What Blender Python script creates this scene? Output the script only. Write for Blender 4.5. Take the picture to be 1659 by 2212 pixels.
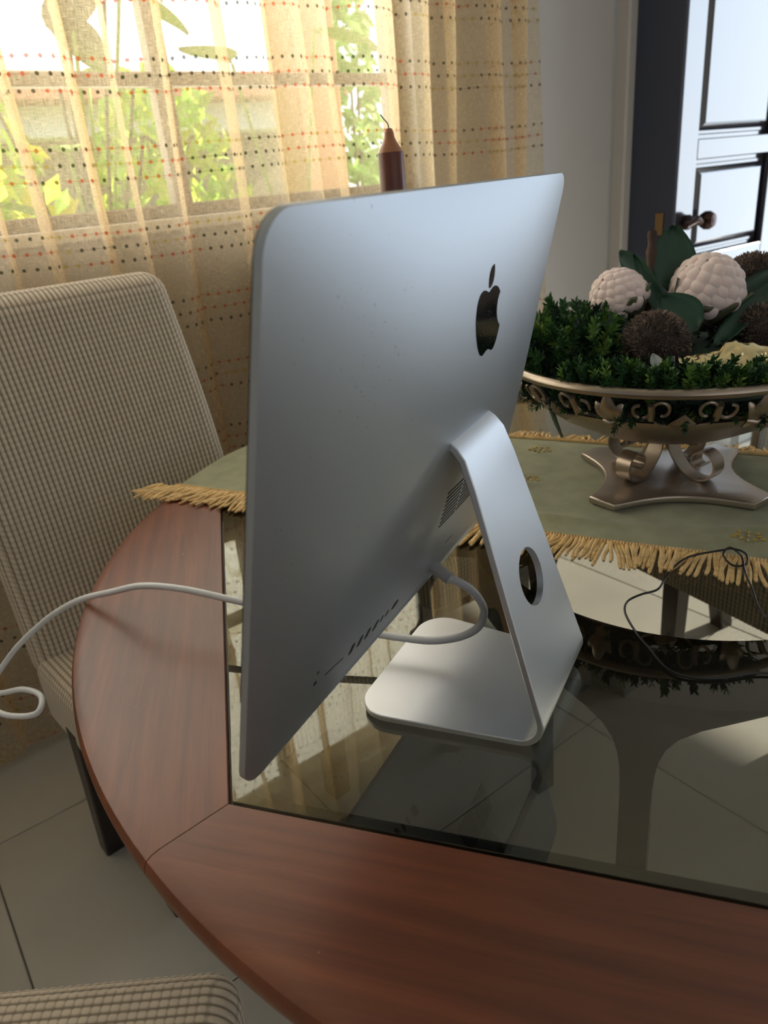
import bpy, math, random
import numpy as np
from math import sin, cos, pi, radians, sqrt
from mathutils import Vector, Matrix
random.seed(7); RNG = np.random.RandomState(7)
for o in list(bpy.data.objects): bpy.data.objects.remove(o)
COL = bpy.context.scene.collection
TZ = 0.76                                   # height of the table top above the floor
def M(x, y, z=0.0): return Vector((x/1000, y/1000, z/1000 + TZ))   # millimetres about the computer stand -> world
# room frame: SV runs along the window wall, NV points towards it (metres from the computer)
SV = Vector((0.904, -0.427, 0)).normalized(); NV = Vector((0.427, 0.904, 0)).normalized()
def Wd(s, d, z): return SV*s + NV*d + Vector((0, 0, z))
WALLROT = math.atan2(SV.y, SV.x)

# ------------------------------------------------------------------ camera
cam = bpy.data.cameras.new('camera'); co = bpy.data.objects.new('camera', cam); COL.objects.link(co)
cam.sensor_fit = 'VERTICAL'; cam.sensor_height = 24; cam.sensor_width = 24
cam.lens = 1584.46*24/2212
co.matrix_world = Matrix.Translation((-0.5548, -0.2547, 0.4593+TZ)) @ Matrix.Rotation(-1.0571, 4, 'Z') @ Matrix.Rotation(pi/2-0.41869, 4, 'X') @ Matrix.Rotation(-0.09631, 4, 'Z')
cam.clip_start = 0.02; cam.clip_end = 200
cam.dof.use_dof = True; cam.dof.focus_distance = 0.78; cam.dof.aperture_fstop = 5.0
bpy.context.scene.camera = co
# ------------------------------------------------------------------ light
SC = bpy.context.scene
SC.view_settings.view_transform = 'Standard'; SC.view_settings.look = 'None'
SC.view_settings.gamma = 1; SC.view_settings.use_curve_mapping = False
SC.view_settings.exposure = 0.15
SC.cycles.max_bounces = 14; SC.cycles.transparent_max_bounces = 24; SC.cycles.diffuse_bounces = 5
SC.cycles.sample_clamp_indirect = 6; SC.cycles.caustics_reflective = False; SC.cycles.caustics_refractive = False
SC.cycles.use_denoising = True
w = bpy.data.worlds.new('sky'); SC.world = w; w.use_nodes = True
wn = w.node_tree.nodes; wl = w.node_tree.links
bg = wn['Background']; bg.inputs['Strength'].default_value = 1.0
tcw = wn.new('ShaderNodeTexCoord'); sxyz = wn.new('ShaderNodeSeparateXYZ'); wl.new(tcw.outputs['Generated'], sxyz.inputs[0])
rmp = wn.new('ShaderNodeValToRGB'); wl.new(sxyz.outputs['Z'], rmp.inputs[0])
rmp.color_ramp.elements[0].position = 0.0; rmp.color_ramp.elements[0].color = (1.7, 1.85, 2.0, 1)
rmp.color_ramp.elements[1].position = 0.7; rmp.color_ramp.elements[1].color = (1.0, 1.4, 2.1, 1)
wl.new(rmp.outputs[0], bg.inputs['Color'])
def lamp_area(name, loc, direction, sx, sy, power, color):
    l = bpy.data.lights.new(name, 'AREA'); l.shape = 'RECTANGLE'; l.size = sx; l.size_y = sy; l.energy = power; l.color = color
    o = bpy.data.objects.new(name, l); COL.objects.link(o); o.location = loc
    o.rotation_euler = Vector(direction).to_track_quat('-Z', 'Y').to_euler(); return o
sun = bpy.data.lights.new('sun', 'SUN'); sun.energy = 9; sun.angle = radians(1); sun.color = (1, .94, .84)
so = bpy.data.objects.new('sun', sun); COL.objects.link(so)
so.rotation_euler = (-SV*0.83 + NV*0.17 + Vector((0, 0, -.50))).to_track_quat('-Z', 'Y').to_euler()
# daylight at the window and garden door, plus an added fill behind the camera
lamp_area('daylight_garden_door', Wd(4.72, -0.2, 1.25), -SV, 1.9, 2.2, 19, (.74, .87, 1))
lamp_area('daylight_window', Wd(-0.2, 1.62, 1.85), -NV, 2.8, 1.2, 43, (1, .95, .86))
lamp_area('rear_fill_lamp', Wd(-0.6, -2.55, 1.6), NV + Vector((0, 0, -.15)), 2.6, 1.6, 8, (.93, .96, 1))  # added soft fill lamp; the rear wall has no window

# ------------------------------------------------------------------ materials
def nt(name):
    m = bpy.data.materials.new(name); m.use_nodes = True
    return m, m.node_tree.nodes, m.node_tree.links, m.node_tree.nodes['Principled BSDF']
def mat(name, col, rough=.5, metal=0, spec=.5, noise=0, nscale=20, bump=0, bscale=200, col2=None, stretch=None, coat=0, sheen=0):
    m, n, l, b = nt(name)
    b.inputs['Base Color'].default_value = (*col, 1); b.inputs['Roughness'].default_value = rough
    b.inputs['Metallic'].default_value = metal; b.inputs['Specular IOR Level'].default_value = spec
    b.inputs['Coat Weight'].default_value = coat; b.inputs['Coat Roughness'].default_value = .08
    b.inputs['Sheen Weight'].default_value = sheen
    tc = n.new('ShaderNodeTexCoord'); mp = n.new('ShaderNodeMapping'); l.new(tc.outputs['Object'], mp.inputs[0])
    if stretch: mp.inputs['Scale'].default_value = stretch
    if noise or col2:
        t = n.new('ShaderNodeTexNoise'); t.inputs['Scale'].default_value = nscale; t.inputs['Detail'].default_value = 5; l.new(mp.outputs[0], t.inputs[0])
        mx = n.new('ShaderNodeMix'); mx.data_type = 'RGBA'
        c2 = col2 or tuple(max(0, c*(1-noise)) for c in col)
        mx.inputs['A'].default_value = (*col, 1); mx.inputs['B'].default_value = (*c2, 1)
        cr = n.new('ShaderNodeValToRGB'); cr.color_ramp.elements[0].position = .35; cr.color_ramp.elements[1].position = .68
        l.new(t.outputs[0], cr.inputs[0]); l.new(cr.outputs[0], mx.inputs['Factor']); l.new(mx.outputs['Result'], b.inputs['Base Color'])
    if bump:
        t2 = n.new('ShaderNodeTexNoise'); t2.inputs['Scale'].default_value = bscale; t2.inputs['Detail'].default_value = 3; l.new(mp.outputs[0], t2.inputs[0])
        bp = n.new('ShaderNodeBump'); bp.inputs['Strength'].default_value = bump; bp.inputs['Distance'].default_value = .002
        l.new(t2.outputs[0], bp.inputs['Height']); l.new(bp.outputs[0], b.inputs['Normal'])
    return m
def wood(name, c1, c2, rough, axis_scale=(3, 60, 60), coat=.25):
    m, n, l, b = nt(name)
    tc = n.new('ShaderNodeTexCoord'); mp = n.new('ShaderNodeMapping'); mp.inputs['Scale'].default_value = axis_scale
    l.new(tc.outputs['UV'], mp.inputs[0])
    t = n.new('ShaderNodeTexNoise'); t.inputs['Scale'].default_value = 1; t.inputs['Detail'].default_value = 8; t.inputs['Roughness'].default_value = .65; t.inputs['Distortion'].default_value = .4
    l.new(mp.outputs[0], t.inputs[0])
    t2 = n.new('ShaderNodeTexNoise'); t2.inputs['Scale'].default_value = 4; t2.inputs['Detail'].default_value = 3; l.new(tc.outputs['UV'], t2.inputs[0])
    cr = n.new('ShaderNodeValToRGB'); cr.color_ramp.elements[0].position = .32; cr.color_ramp.elements[1].position = .7
    cr.color_ramp.elements[0].color = (*c2, 1); cr.color_ramp.elements[1].color = (*c1, 1); l.new(t.outputs[0], cr.inputs[0])
    mx = n.new('ShaderNodeMix'); mx.data_type = 'RGBA'; mx.blend_type = 'MULTIPLY'; mx.inputs['Factor'].default_value = .7
    cr2 = n.new('ShaderNodeValToRGB'); cr2.color_ramp.elements[0].position = .3; cr2.color_ramp.elements[0].color = (.62, .55, .55, 1); cr2.color_ramp.elements[1].position = .6; cr2.color_ramp.elements[1].color = (1, 1, 1, 1)
    l.new(t2.outputs[0], cr2.inputs[0]); l.new(cr.outputs[0], mx.inputs['A']); l.new(cr2.outputs[0], mx.inputs['B'])
    # small scratches and nicks of wear
    v = n.new('ShaderNodeTexNoise'); v.inputs['Scale'].default_value = 38; v.inputs['Detail'].default_value = 2; v.inputs['Distortion'].default_value = 1.5; l.new(tc.outputs['UV'], v.inputs[0])
    cr3 = n.new('ShaderNodeValToRGB'); cr3.color_ramp.elements[0].position = .765; cr3.color_ramp.elements[1].position = .80; l.new(v.outputs[0], cr3.inputs[0])
    mx2 = n.new('ShaderNodeMix'); mx2.data_type = 'RGBA'; mx2.inputs['B'].default_value = (.5, .32, .22, 1)
    l.new(cr3.outputs[0], mx2.inputs['Factor']); l.new(mx.outputs['Result'], mx2.inputs['A']); l.new(mx2.outputs['Result'], b.inputs['Base Color'])
    b.inputs['Roughness'].default_value = rough; b.inputs['Coat Weight'].default_value = coat; b.inputs['Coat Roughness'].default_value = .22
    bp = n.new('ShaderNodeBump'); bp.inputs['Strength'].default_value = .15; bp.inputs['Distance'].default_value = .001; l.new(t.outputs[0], bp.inputs['Height']); l.new(bp.outputs[0], b.inputs['Normal'])
    return m
ALU = mat('brushed_aluminium', (.63, .65, .68), .46, 1.0, noise=.04, nscale=3, bump=.05, bscale=1500)
def speckled_alu():
    m, n, l, b = nt('aluminium_shell')
    b.inputs['Metallic'].default_value = 1; b.inputs['Roughness'].default_value = .50
    tc = n.new('ShaderNodeTexCoord'); t = n.new('ShaderNodeTexNoise'); t.inputs['Scale'].default_value = 420; t.inputs['Detail'].default_value = 1; l.new(tc.outputs['Object'], t.inputs[0])
    big = n.new('ShaderNodeTexNoise'); big.inputs['Scale'].default_value = 9; l.new(tc.outputs['Object'], big.inputs[0])
    ad = n.new('ShaderNodeMath'); ad.operation = 'MULTIPLY_ADD'; ad.inputs[1].default_value = .35; l.new(big.outputs[0], ad.inputs[0]); l.new(t.outputs[0], ad.inputs[2])
    cr = n.new('ShaderNodeValToRGB'); cr.color_ramp.elements[0].position = .955; cr.color_ramp.elements[1].position = 1.0
    cr.color_ramp.elements[0].color = (.50, .535, .58, 1); cr.color_ramp.elements[1].color = (.30, .30, .31, 1)
    l.new(ad.outputs[0], cr.inputs[0]); l.new(cr.outputs[0], b.inputs['Base Color'])
    return m
SHELL = speckled_alu()
BLACKGLASS = mat('black_gloss', (.004, .004, .005), .08, 0, .6)
def dusty_black():
    m, n, l, b = nt('dusty_black_gloss')
    tc = n.new('ShaderNodeTexCoord'); t = n.new('ShaderNodeTexNoise'); t.inputs['Scale'].default_value = 900; l.new(tc.outputs['Object'], t.inputs[0])
    cr = n.new('ShaderNodeValToRGB'); cr.color_ramp.elements[0].position = .66; cr.color_ramp.elements[1].position = .74
    cr.color_ramp.elements[0].color = (.003, .004, .006, 1); cr.color_ramp.elements[1].color = (.25, .27, .3, 1)
    l.new(t.outputs[0], cr.inputs[0]); l.new(cr.outputs[0], b.inputs['Base Color']); b.inputs['Roughness'].default_value = .14; b.inputs['Specular IOR Level'].default_value = .12
    return m
LOGO = dusty_black()
BLACKPLASTIC = mat('black_plastic', (.006, .006, .008), .3)
DARKSLOT = mat('dark_slot', (.004, .004, .006), .7)  # flat dark patches, painting the shade of recesses that are not cut
WHITEPLASTIC = mat('white_cable_plastic', (.72, .73, .75), .38)
GREYPLASTIC = mat('grey_plug_plastic', (.55, .55, .57), .4)
RIM = wood('mahogany_rim', (.245, .072, .027), (.125, .035, .014), .42, coat=.08)
RIMEDGE = wood('mahogany_edge', (.12, .04, .022), (.06, .02, .012), .4)
DARKWOOD = mat('dark_stained_wood', (.018, .012, .010), .35, col2=(.010, .007, .006), nscale=8)
CHAIRWOOD = mat('chair_leg_wood', (.022, .013, .012), .32, col2=(.012, .008, .008), nscale=12)
FABRIC = mat('cream_waffle_fabric', (.72, .62, .49), .95, 0, .1, col2=(.66, .56, .44), nscale=60, bump=.5, bscale=900, sheen=.3)
def rib_groove_shade():      # shade of the rib grooves painted into the fabric colour
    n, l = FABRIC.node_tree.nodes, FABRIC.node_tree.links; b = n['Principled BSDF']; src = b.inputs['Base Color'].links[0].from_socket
    at = n.new('ShaderNodeAttribute'); at.attribute_name = 'rib_height'; rp = n.new('ShaderNodeValToRGB'); rp.color_ramp.elements[0].position = .35; rp.color_ramp.elements[1].position = .85
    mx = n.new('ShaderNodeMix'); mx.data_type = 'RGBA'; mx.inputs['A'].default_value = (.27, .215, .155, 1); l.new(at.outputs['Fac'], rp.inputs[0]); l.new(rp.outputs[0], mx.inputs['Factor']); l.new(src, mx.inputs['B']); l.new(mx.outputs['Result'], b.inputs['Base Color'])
rib_groove_shade()
SAGE = mat('sage_green_velvet', (.36, .36, .225), .9, 0, .1, col2=(.28, .285, .175), nscale=25, bump=.4, bscale=1200, sheen=.25)
GOLDTHREAD = mat('gold_thread', (.95, .66, .30), .6, 0, .4, noise=.3, nscale=90, bump=.6, bscale=700)
GOLDEMB = mat('gold_embroidery', (.55, .38, .10), .6)
BLUEEMB = mat('blue_embroidery', (.12, .17, .24), .7)
CHAMP = mat('champagne_metal', (.42, .345, .275), .34, .85, noise=.25, nscale=14)
CHAMPP = mat('champagne_plate_metal', (.50, .43, .36), .30, .8, noise=.2, nscale=10)
LEAF = mat('magnolia_leaf', (.022, .075, .042), .42, 0, .5, col2=(.012, .045, .030), nscale=9)
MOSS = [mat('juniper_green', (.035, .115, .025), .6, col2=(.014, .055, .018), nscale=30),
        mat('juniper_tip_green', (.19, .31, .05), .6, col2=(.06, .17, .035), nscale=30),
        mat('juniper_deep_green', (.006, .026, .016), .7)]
PETAL = mat('dusty_pink_petal', (.90, .70, .68), .75, 0, .2, col2=(.90, .83, .79), nscale=32, sheen=.4)
PETALTIP = mat('petal_blush_tip', (.45, .18, .18), .8)
SEPAL = mat('sepal_green', (.10, .15, .06), .6, col2=(.12, .05, .07), nscale=20)
BARK = mat('branch_bark', (.09, .055, .04), .85, col2=(.04, .025, .02), nscale=30, bump=.8, bscale=150)
SPIKE = mat('seed_ball_spike', (.30, .22, .17), .4, .4, col2=(.09, .065, .055), nscale=60)
SPIKECORE = mat('seed_ball_core', (.03, .02, .016), .8)
GOLDLEAF = mat('hammered_gold', (.75, .62, .34), .16, 1.0)
WHITELEAF = mat('grey_white_leaf', (.42, .46, .46), .7)
STEMM = mat('stem_green', (.05, .075, .04), .6)
WAX = mat('brown_candle_wax', (.16, .045, .030), .38, 0, .5, col2=(.12, .034, .024), nscale=10)
WAX.node_tree.nodes['Principled BSDF'].inputs['Subsurface Weight'].default_value = .25
WAX.node_tree.nodes['Principled BSDF'].inputs['Subsurface Radius'].default_value = (.02, .008, .004)
WAXTIP = mat('candle_tip_wax', (.42, .17, .08), .4)
WALL = mat('grey_wall_paint', (.52, .51, .505), .7, noise=.04, nscale=2)
CEIL = mat('white_ceiling', (.75, .75, .74), .9)
TRIM = mat('pale_corner_trim', (.52, .50, .48), .6)
JAMB = mat('dark_jamb_lacquer', (.030, .040, .075), .5, 0, .6, coat=.3)  # blue of the veiling haze is put into the jamb colour
DOORWOOD = mat('glossy_dark_door', (.026, .026, .042), .16, 0, .9, bump=.12, bscale=14, stretch=(6, 6, .35), coat=1.0)  # navy tint of the haze mixed into the door colour as well
DOORWOOD.node_tree.nodes['Principled BSDF'].inputs['Coat IOR'].default_value = 1.9
BRASS = mat('aged_brass', (.35, .22, .10), .35, 1.0)
HANDLE = mat('dark_bronze_handle', (.06, .035, .03), .25, .8)
GROUT = mat('grey_grout', (.13, .125, .115), .9)
TILE = mat('beige_floor_tile', (.58, .55, .49), .25, 0, .5, col2=(.48, .46, .415), nscale=2.2)
FRAME = mat('window_frame_paint', (.26, .22, .17), .6)
WHITESILL = mat('white_sill', (.75, .75, .73), .5)

def glass_mat():
    m = bpy.data.materials.new('smoked_glass'); m.use_nodes = True; n = m.node_tree.nodes; l = m.node_tree.links; n.clear()
    out = n.new('ShaderNodeOutputMaterial'); mx = n.new('ShaderNodeMixShader'); tr = n.new('ShaderNodeBsdfTransparent'); gl = n.new('ShaderNodeBsdfGlossy')
    tr.inputs[0].default_value = (.66, .66, .62, 1); gl.inputs['Roughness'].default_value = .0; gl.inputs[0].default_value = (.86, .82, .66, 1)
    fr = n.new('ShaderNodeFresnel'); fr.inputs['IOR'].default_value = 1.8
    ge = n.new('ShaderNodeNewGeometry'); fb = n.new('ShaderNodeMath'); fb.operation = 'SUBTRACT'; fb.inputs[0].default_value = 1; l.new(ge.outputs['Backfacing'], fb.inputs[1])
    fm_ = n.new('ShaderNodeMath'); fm_.operation = 'MULTIPLY'; l.new(fr.outputs[0], fm_.inputs[0]); l.new(fb.outputs[0], fm_.inputs[1]); l.new(fm_.outputs[0], mx.inputs[0]); l.new(tr.outputs[0], mx.inputs[1]); l.new(gl.outputs[0], mx.inputs[2]); l.new(mx.outputs[0], out.inputs[0])
    return m
GLASS = glass_mat()
def pane_mat():
    m = bpy.data.materials.new('window_glass'); m.use_nodes = True; n = m.node_tree.nodes; l = m.node_tree.links; n.clear()
    out = n.new('ShaderNodeOutputMaterial'); mx = n.new('ShaderNodeMixShader'); tr = n.new('ShaderNodeBsdfTransparent'); gl = n.new('ShaderNodeBsdfGlossy')
    tr.inputs[0].default_value = (.96, .97, .97, 1); gl.inputs['Roughness'].default_value = .0
    fr = n.new('ShaderNodeFresnel'); fr.inputs['IOR'].default_value = 1.3
    ge = n.new('ShaderNodeNewGeometry'); fb = n.new('ShaderNodeMath'); fb.operation = 'SUBTRACT'; fb.inputs[0].default_value = 1; l.new(ge.outputs['Backfacing'], fb.inputs[1])
    fm_ = n.new('ShaderNodeMath'); fm_.operation = 'MULTIPLY'; l.new(fr.outputs[0], fm_.inputs[0]); l.new(fb.outputs[0], fm_.inputs[1]); l.new(fm_.outputs[0], mx.inputs[0]); l.new(tr.outputs[0], mx.inputs[1]); l.new(gl.outputs[0], mx.inputs[2]); l.new(mx.outputs[0], out.inputs[0])
    return m
PANE = pane_mat()
def curtain_mat():
    m = bpy.data.materials.new('sheer_curtain_voile'); m.use_nodes = True; n = m.node_tree.nodes; l = m.node_tree.links; n.clear()
    def mth(op, a, b=None, c=None):
        x = n.new('ShaderNodeMath'); x.operation = op
        for i, q in enumerate((a, b, c)):
            if q is None: continue
            if isinstance(q, (int, float)): x.inputs[i].default_value = q
            else: l.new(q, x.inputs[i])
        return x.outputs[0]
    out = n.new('ShaderNodeOutputMaterial'); uv = n.new('ShaderNodeUVMap'); sp = n.new('ShaderNodeSeparateXYZ'); l.new(uv.outputs[0], sp.inputs[0])
    U, V = sp.outputs[0], sp.outputs[1]          # metres along and up the cloth
    # loose woven slubs
    mp = n.new('ShaderNodeMapping'); mp.inputs['Scale'].default_value = (60, 700, 1); l.new(uv.outputs[0], mp.inputs[0])
    t1 = n.new('ShaderNodeTexNoise'); t1.inputs['Scale'].default_value = 1; t1.inputs['Detail'].default_value = 2; l.new(mp.outputs[0], t1.inputs[0])
    mp2 = n.new('ShaderNodeMapping'); mp2.inputs['Scale'].default_value = (700, 50, 1); l.new(uv.outputs[0], mp2.inputs[0])
    t2 = n.new('ShaderNodeTexNoise'); t2.inputs['Scale'].default_value = 1; t2.inputs['Detail'].default_value = 2; l.new(mp2.outputs[0], t2.inputs[0])
    weave = mth('ADD', mth('SUBTRACT', t1.outputs[0], .5), mth('SUBTRACT', t2.outputs[0], .5))
    # embroidered dots: three rows, 30 mm apart, in every 165 mm
    vv = mth('MODULO', mth('ADD', V, 5.0), .165)
    row = mth('FLOOR', mth('DIVIDE', vv, .030))
    inrow = mth('LESS_THAN', vv, .090)
    dv = mth('SUBTRACT', mth('SUBTRACT', vv, mth('MULTIPLY', row, .030)), .015)
    uo = mth('ADD', mth('ADD', U, 10.0), mth('MULTIPLY', row, .0115))
    cu = mth('FLOOR', mth('DIVIDE', uo, .026))
    du = mth('SUBTRACT', mth('SUBTRACT', uo, mth('MULTIPLY', cu, .026)), .013)
    dist = mth('SQRT', mth('ADD', mth('MULTIPLY', du, du), mth('MULTIPLY', dv, dv)))
    wn_ = n.new('ShaderNodeTexWhiteNoise'); wn_.noise_dimensions = '3D'; cb = n.new('ShaderNodeCombineXYZ')
    l.new(mth('FLOOR', mth('DIVIDE', cu, 5.0)), cb.inputs[0]); l.new(row, cb.inputs[1]); l.new(mth('FLOOR', mth('DIVIDE', mth('ADD', V, 5.0), .165)), cb.inputs[2]); l.new(cb.outputs[0], wn_.inputs[0])
    rad = mth('MULTIPLY_ADD', t1.outputs[0], .0045, .0016)
    dot = mth('MULTIPLY', mth('LESS_THAN', dist, rad), inrow)
    thr = mth('MULTIPLY', mth('MULTIPLY', mth('LESS_THAN', mth('ABSOLUTE', dv), .0006), inrow), mth('GREATER_THAN', wn_.outputs['Value'], .35))
    mark = mth('MAXIMUM', dot, mth('MULTIPLY', thr, .75))
    cr = n.new('ShaderNodeValToRGB'); cr.color_ramp.interpolation = 'CONSTANT'
    e = cr.color_ramp.elements; e[0].position = 0; e[0].color = (.07, .06, .03, 1); e[1].position = .42; e[1].color = (.50, .12, .05, 1)
    x = e.new(.8); x.color = (.45, .33, .08, 1)
    l.new(wn_.outputs['Value'], cr.inputs[0])
    base = n.new('ShaderNodeMix'); base.data_type = 'RGBA'; base.inputs['A'].default_value = (.86, .69, .46, 1); l.new(cr.outputs[0], base.inputs['B']); l.new(mark, base.inputs['Factor'])
    df = n.new('ShaderNodeBsdfDiffuse'); tl = n.new('ShaderNodeBsdfTranslucent'); l.new(base.outputs['Result'], df.inputs[0]); l.new(base.outputs['Result'], tl.inputs[0])
    cloth = n.new('ShaderNodeMixShader'); cloth.inputs[0].default_value = .62; l.new(df.outputs[0], cloth.inputs[1]); l.new(tl.outputs[0], cloth.inputs[2])
    tr = n.new('ShaderNodeBsdfTransparent'); tr.inputs[0].default_value = (1, .96, .86, 1)
    mx = n.new('ShaderNodeMixShader')
    op = mth('ADD', mth('MULTIPLY', weave, .75), .38)
    # seen at a slant the weave closes up
    lw = n.new('ShaderNodeLayerWeight'); lw.inputs[0].default_value = .35; 
    op = mth('ADD', op, mth('MULTIPLY', lw.outputs['Facing'], .35))
    op = mth('MAXIMUM', op, mth('MULTIPLY', mark, .82))
    opc = n.new('ShaderNodeClamp'); l.new(op, opc.inputs[0]); opc.inputs['Min'].default_value = .12; opc.inputs['Max'].default_value = .97
    l.new(opc.outputs[0], mx.inputs[0]); l.new(tr.outputs[0], mx.inputs[1]); l.new(cloth.outputs[0], mx.inputs[2]); l.new(mx.outputs[0], out.inputs[0])
    return m
CURT = curtain_mat()

# ------------------------------------------------------------------ helpers
def tag(o, label=None, cat=None, group=None, kind=None):
    if label: o['label'] = label
    if cat: o['category'] = cat
    if group: o['group'] = group
    if kind: o['kind'] = kind
    return o
def empty(name, loc=(0, 0, 0), rz=0, label=None, cat=None, group=None):
    o = bpy.data.objects.new(name, None); COL.objects.link(o); o.location = loc; o.rotation_euler = (0, 0, rz)
    o.empty_display_size = .05; return tag(o, label, cat, group)
def meshdata(name, V, F, m, smooth=True, uv=None, mats=None, fm=None):
    me = bpy.data.meshes.new(name); me.from_pydata([tuple(v) for v in V], [], [tuple(f) for f in F])
    if mats:
        for q in mats: me.materials.append(q)
        me.polygons.foreach_set('material_index', fm)
    elif m: me.materials.append(m)
    if smooth: me.polygons.foreach_set('use_smooth', [True]*len(me.polygons))
    if uv is not None:
        ul = me.uv_layers.new(name='UVMap'); idx = np.empty(len(me.loops), dtype=np.int32); me.loops.foreach_get('vertex_index', idx)
        ul.data.foreach_set('uv', np.asarray(uv, dtype=np.float32)[idx].ravel())
    me.update(); return me
def link(name, me, parent=None, loc=None, rot=None):
    o = bpy.data.objects.new(name, me); COL.objects.link(o)
    if parent is not None: o.parent = parent
    if loc is not None: o.location = loc
    if rot is not None: o.rotation_euler = rot
    return o
def obj(name, V, F, m, parent=None, smooth=True, uv=None, sharp=None, **k):
    o = link(name, meshdata(name, V, F, m, smooth, uv, **k), parent)
    if smooth and sharp: 
        me = o.data
        me.set_sharp_from_angle(angle=radians(sharp))
    return o
class MB:
    def __init__(s): s.V = []; s.F = []; s.fm = []
    def add(s, V, F, mi=0):
        b = len(s.V); s.V += [tuple(v) for v in V]; s.F += [tuple(i+b for i in f) for f in F]; s.fm += [mi]*len(F); return s
    def build(s, name, m, parent=None, smooth=True, sharp=35):
        if isinstance(m, list): o = link(name, meshdata(name, s.V, s.F, None, smooth, None, m, s.fm), parent)
        else: o = link(name, meshdata(name, s.V, s.F, m, smooth), parent)
        if smooth and sharp: o.data.set_sharp_from_angle(angle=radians(sharp))
        return o
def box(x0, x1, y0, y1, z0, z1, fr=None, bev=0.0):
    """bevelled box; fr maps (a,b,c) to a point"""
    b = bev; V = []; 
    if b <= 0:
        V = [(x, y, z) for z in (z0, z1) for y in (y0, y1) for x in (x0, x1)]
        F = [(0, 2, 3, 1), (4, 5, 7, 6), (0, 1, 5, 4), (2, 6, 7, 3), (0, 4, 6, 2), (1, 3, 7, 5)]
    else:
        idx = {}
        for sx in (0, 1):
            for sy in (0, 1):
                for sz in (0, 1):
                    c = ((x0, x1)[sx], (y0, y1)[sy], (z0, z1)[sz]); g = ((b, -b)[sx], (b, -b)[sy], (b, -b)[sz])
                    for ax in range(3):
                        q = [c[i] + (0 if i == ax else g[i]) for i in range(3)]; idx[(sx, sy, sz, ax)] = len(V); V.append(tuple(q))
        F = []
        for s_ in (0, 1):
            F.append([idx[(s_, a, c, 0)] for a, c in ((0, 0), (1, 0), (1, 1), (0, 1))][::(1 if s_ else -1)])
            F.append([idx[(a, s_, c, 1)] for a, c in ((0, 0), (1, 0), (1, 1), (0, 1))][::(-1 if s_ else 1)])
            F.append([idx[(a, c, s_, 2)] for a, c in ((0, 0), (1, 0), (1, 1), (0, 1))][::(1 if s_ else -1)])
        for a in (0, 1):
            for c in (0, 1):
                F.append([idx[(0, a, c, 1)], idx[(1, a, c, 1)], idx[(1, a, c, 2)], idx[(0, a, c, 2)]])
                F.append([idx[(a, 0, c, 0)], idx[(a, 1, c, 0)], idx[(a, 1, c, 2)], idx[(a, 0, c, 2)]])
                F.append([idx[(a, c, 0, 0)], idx[(a, c, 1, 0)], idx[(a, c, 1, 1)], idx[(a, c, 0, 1)]])
        for a in (0, 1):
            for c in (0, 1):
                for d in (0, 1): F.append([idx[(a, c, d, 0)], idx[(a, c, d, 1)], idx[(a, c, d, 2)]])
    if fr: V = [fr(*v) for v in V]
    return V, F
def wallfr(s, d, z): return tuple(Wd(s, d, z))
def spline(P, n=8):
    P = [Vector(p) for p in P]; out = []
    for i in range(len(P)-1):
        a = P[max(0, i-1)]; b = P[i]; c = P[i+1]; d = P[min(len(P)-1, i+2)]
        for k in range(n):
            t = k/n
            out.append(.5*((2*b) + (c-a)*t + (2*a-5*b+4*c-d)*t*t + (3*b-a-3*c+d)*t**3))
    out.append(P[-1]); return out
def sweep(P, rad, res=10, sect=None, caps=True, up=None):
    """tube or strap swept along P; sect=list of (a,b) cross-section offsets"""
    P = [Vector(p) for p in P]; n = len(P); V = []; F = []
    T = [(P[min(n-1, i+1)]-P[max(0, i-1)]).normalized() for i in range(n)]
    nrm = Vector(up) if up is not None else (Vector((0, 0, 1)) if abs(T[0].z) < .9 else Vector((1, 0, 0)))
    m = len(sect) if sect else res
    for i in range(n):
        nrm = (nrm - T[i]*nrm.dot(T[i]));
        nrm = nrm.normalized() if nrm.length > 1e-6 else T[i].orthogonal().normalized()
        bn = T[i].cross(nrm)
        r = rad[i] if hasattr(rad, '__len__') else rad
        for k in range(m):
            if sect: a, b = sect[k]; V.append(P[i] + nrm*a*r + bn*b*r)
            else: an = 2*pi*k/m; V.append(P[i] + nrm*cos(an)*r + bn*sin(an)*r)
        if up is not None: nrm = Vector(up)
    for i in range(n-1):
        for k in range(m):
            k2 = (k+1) % m; F.append((i*m+k, i*m+k2, (i+1)*m+k2, (i+1)*m+k))
    if caps: F.append(tuple(range(m))[::-1]); F.append(tuple((n-1)*m+k for k in range(m)))
    return V, F
def lathe(prof, seg=48, c=(0, 0, 0), fr=None):
    V = []; F = []
    for r, z in prof:
        for k in range(seg):
            a = 2*pi*k/seg; V.append((c[0]+r*cos(a), c[1]+r*sin(a), c[2]+z))
    for i in range(len(prof)-1):
        for k in range(seg):
            k2 = (k+1) % seg; F.append((i*seg+k, i*seg+k2, (i+1)*seg+k2, (i+1)*seg+k))
    if fr: V = [fr(*v) for v in V]
    return V, F
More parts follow.
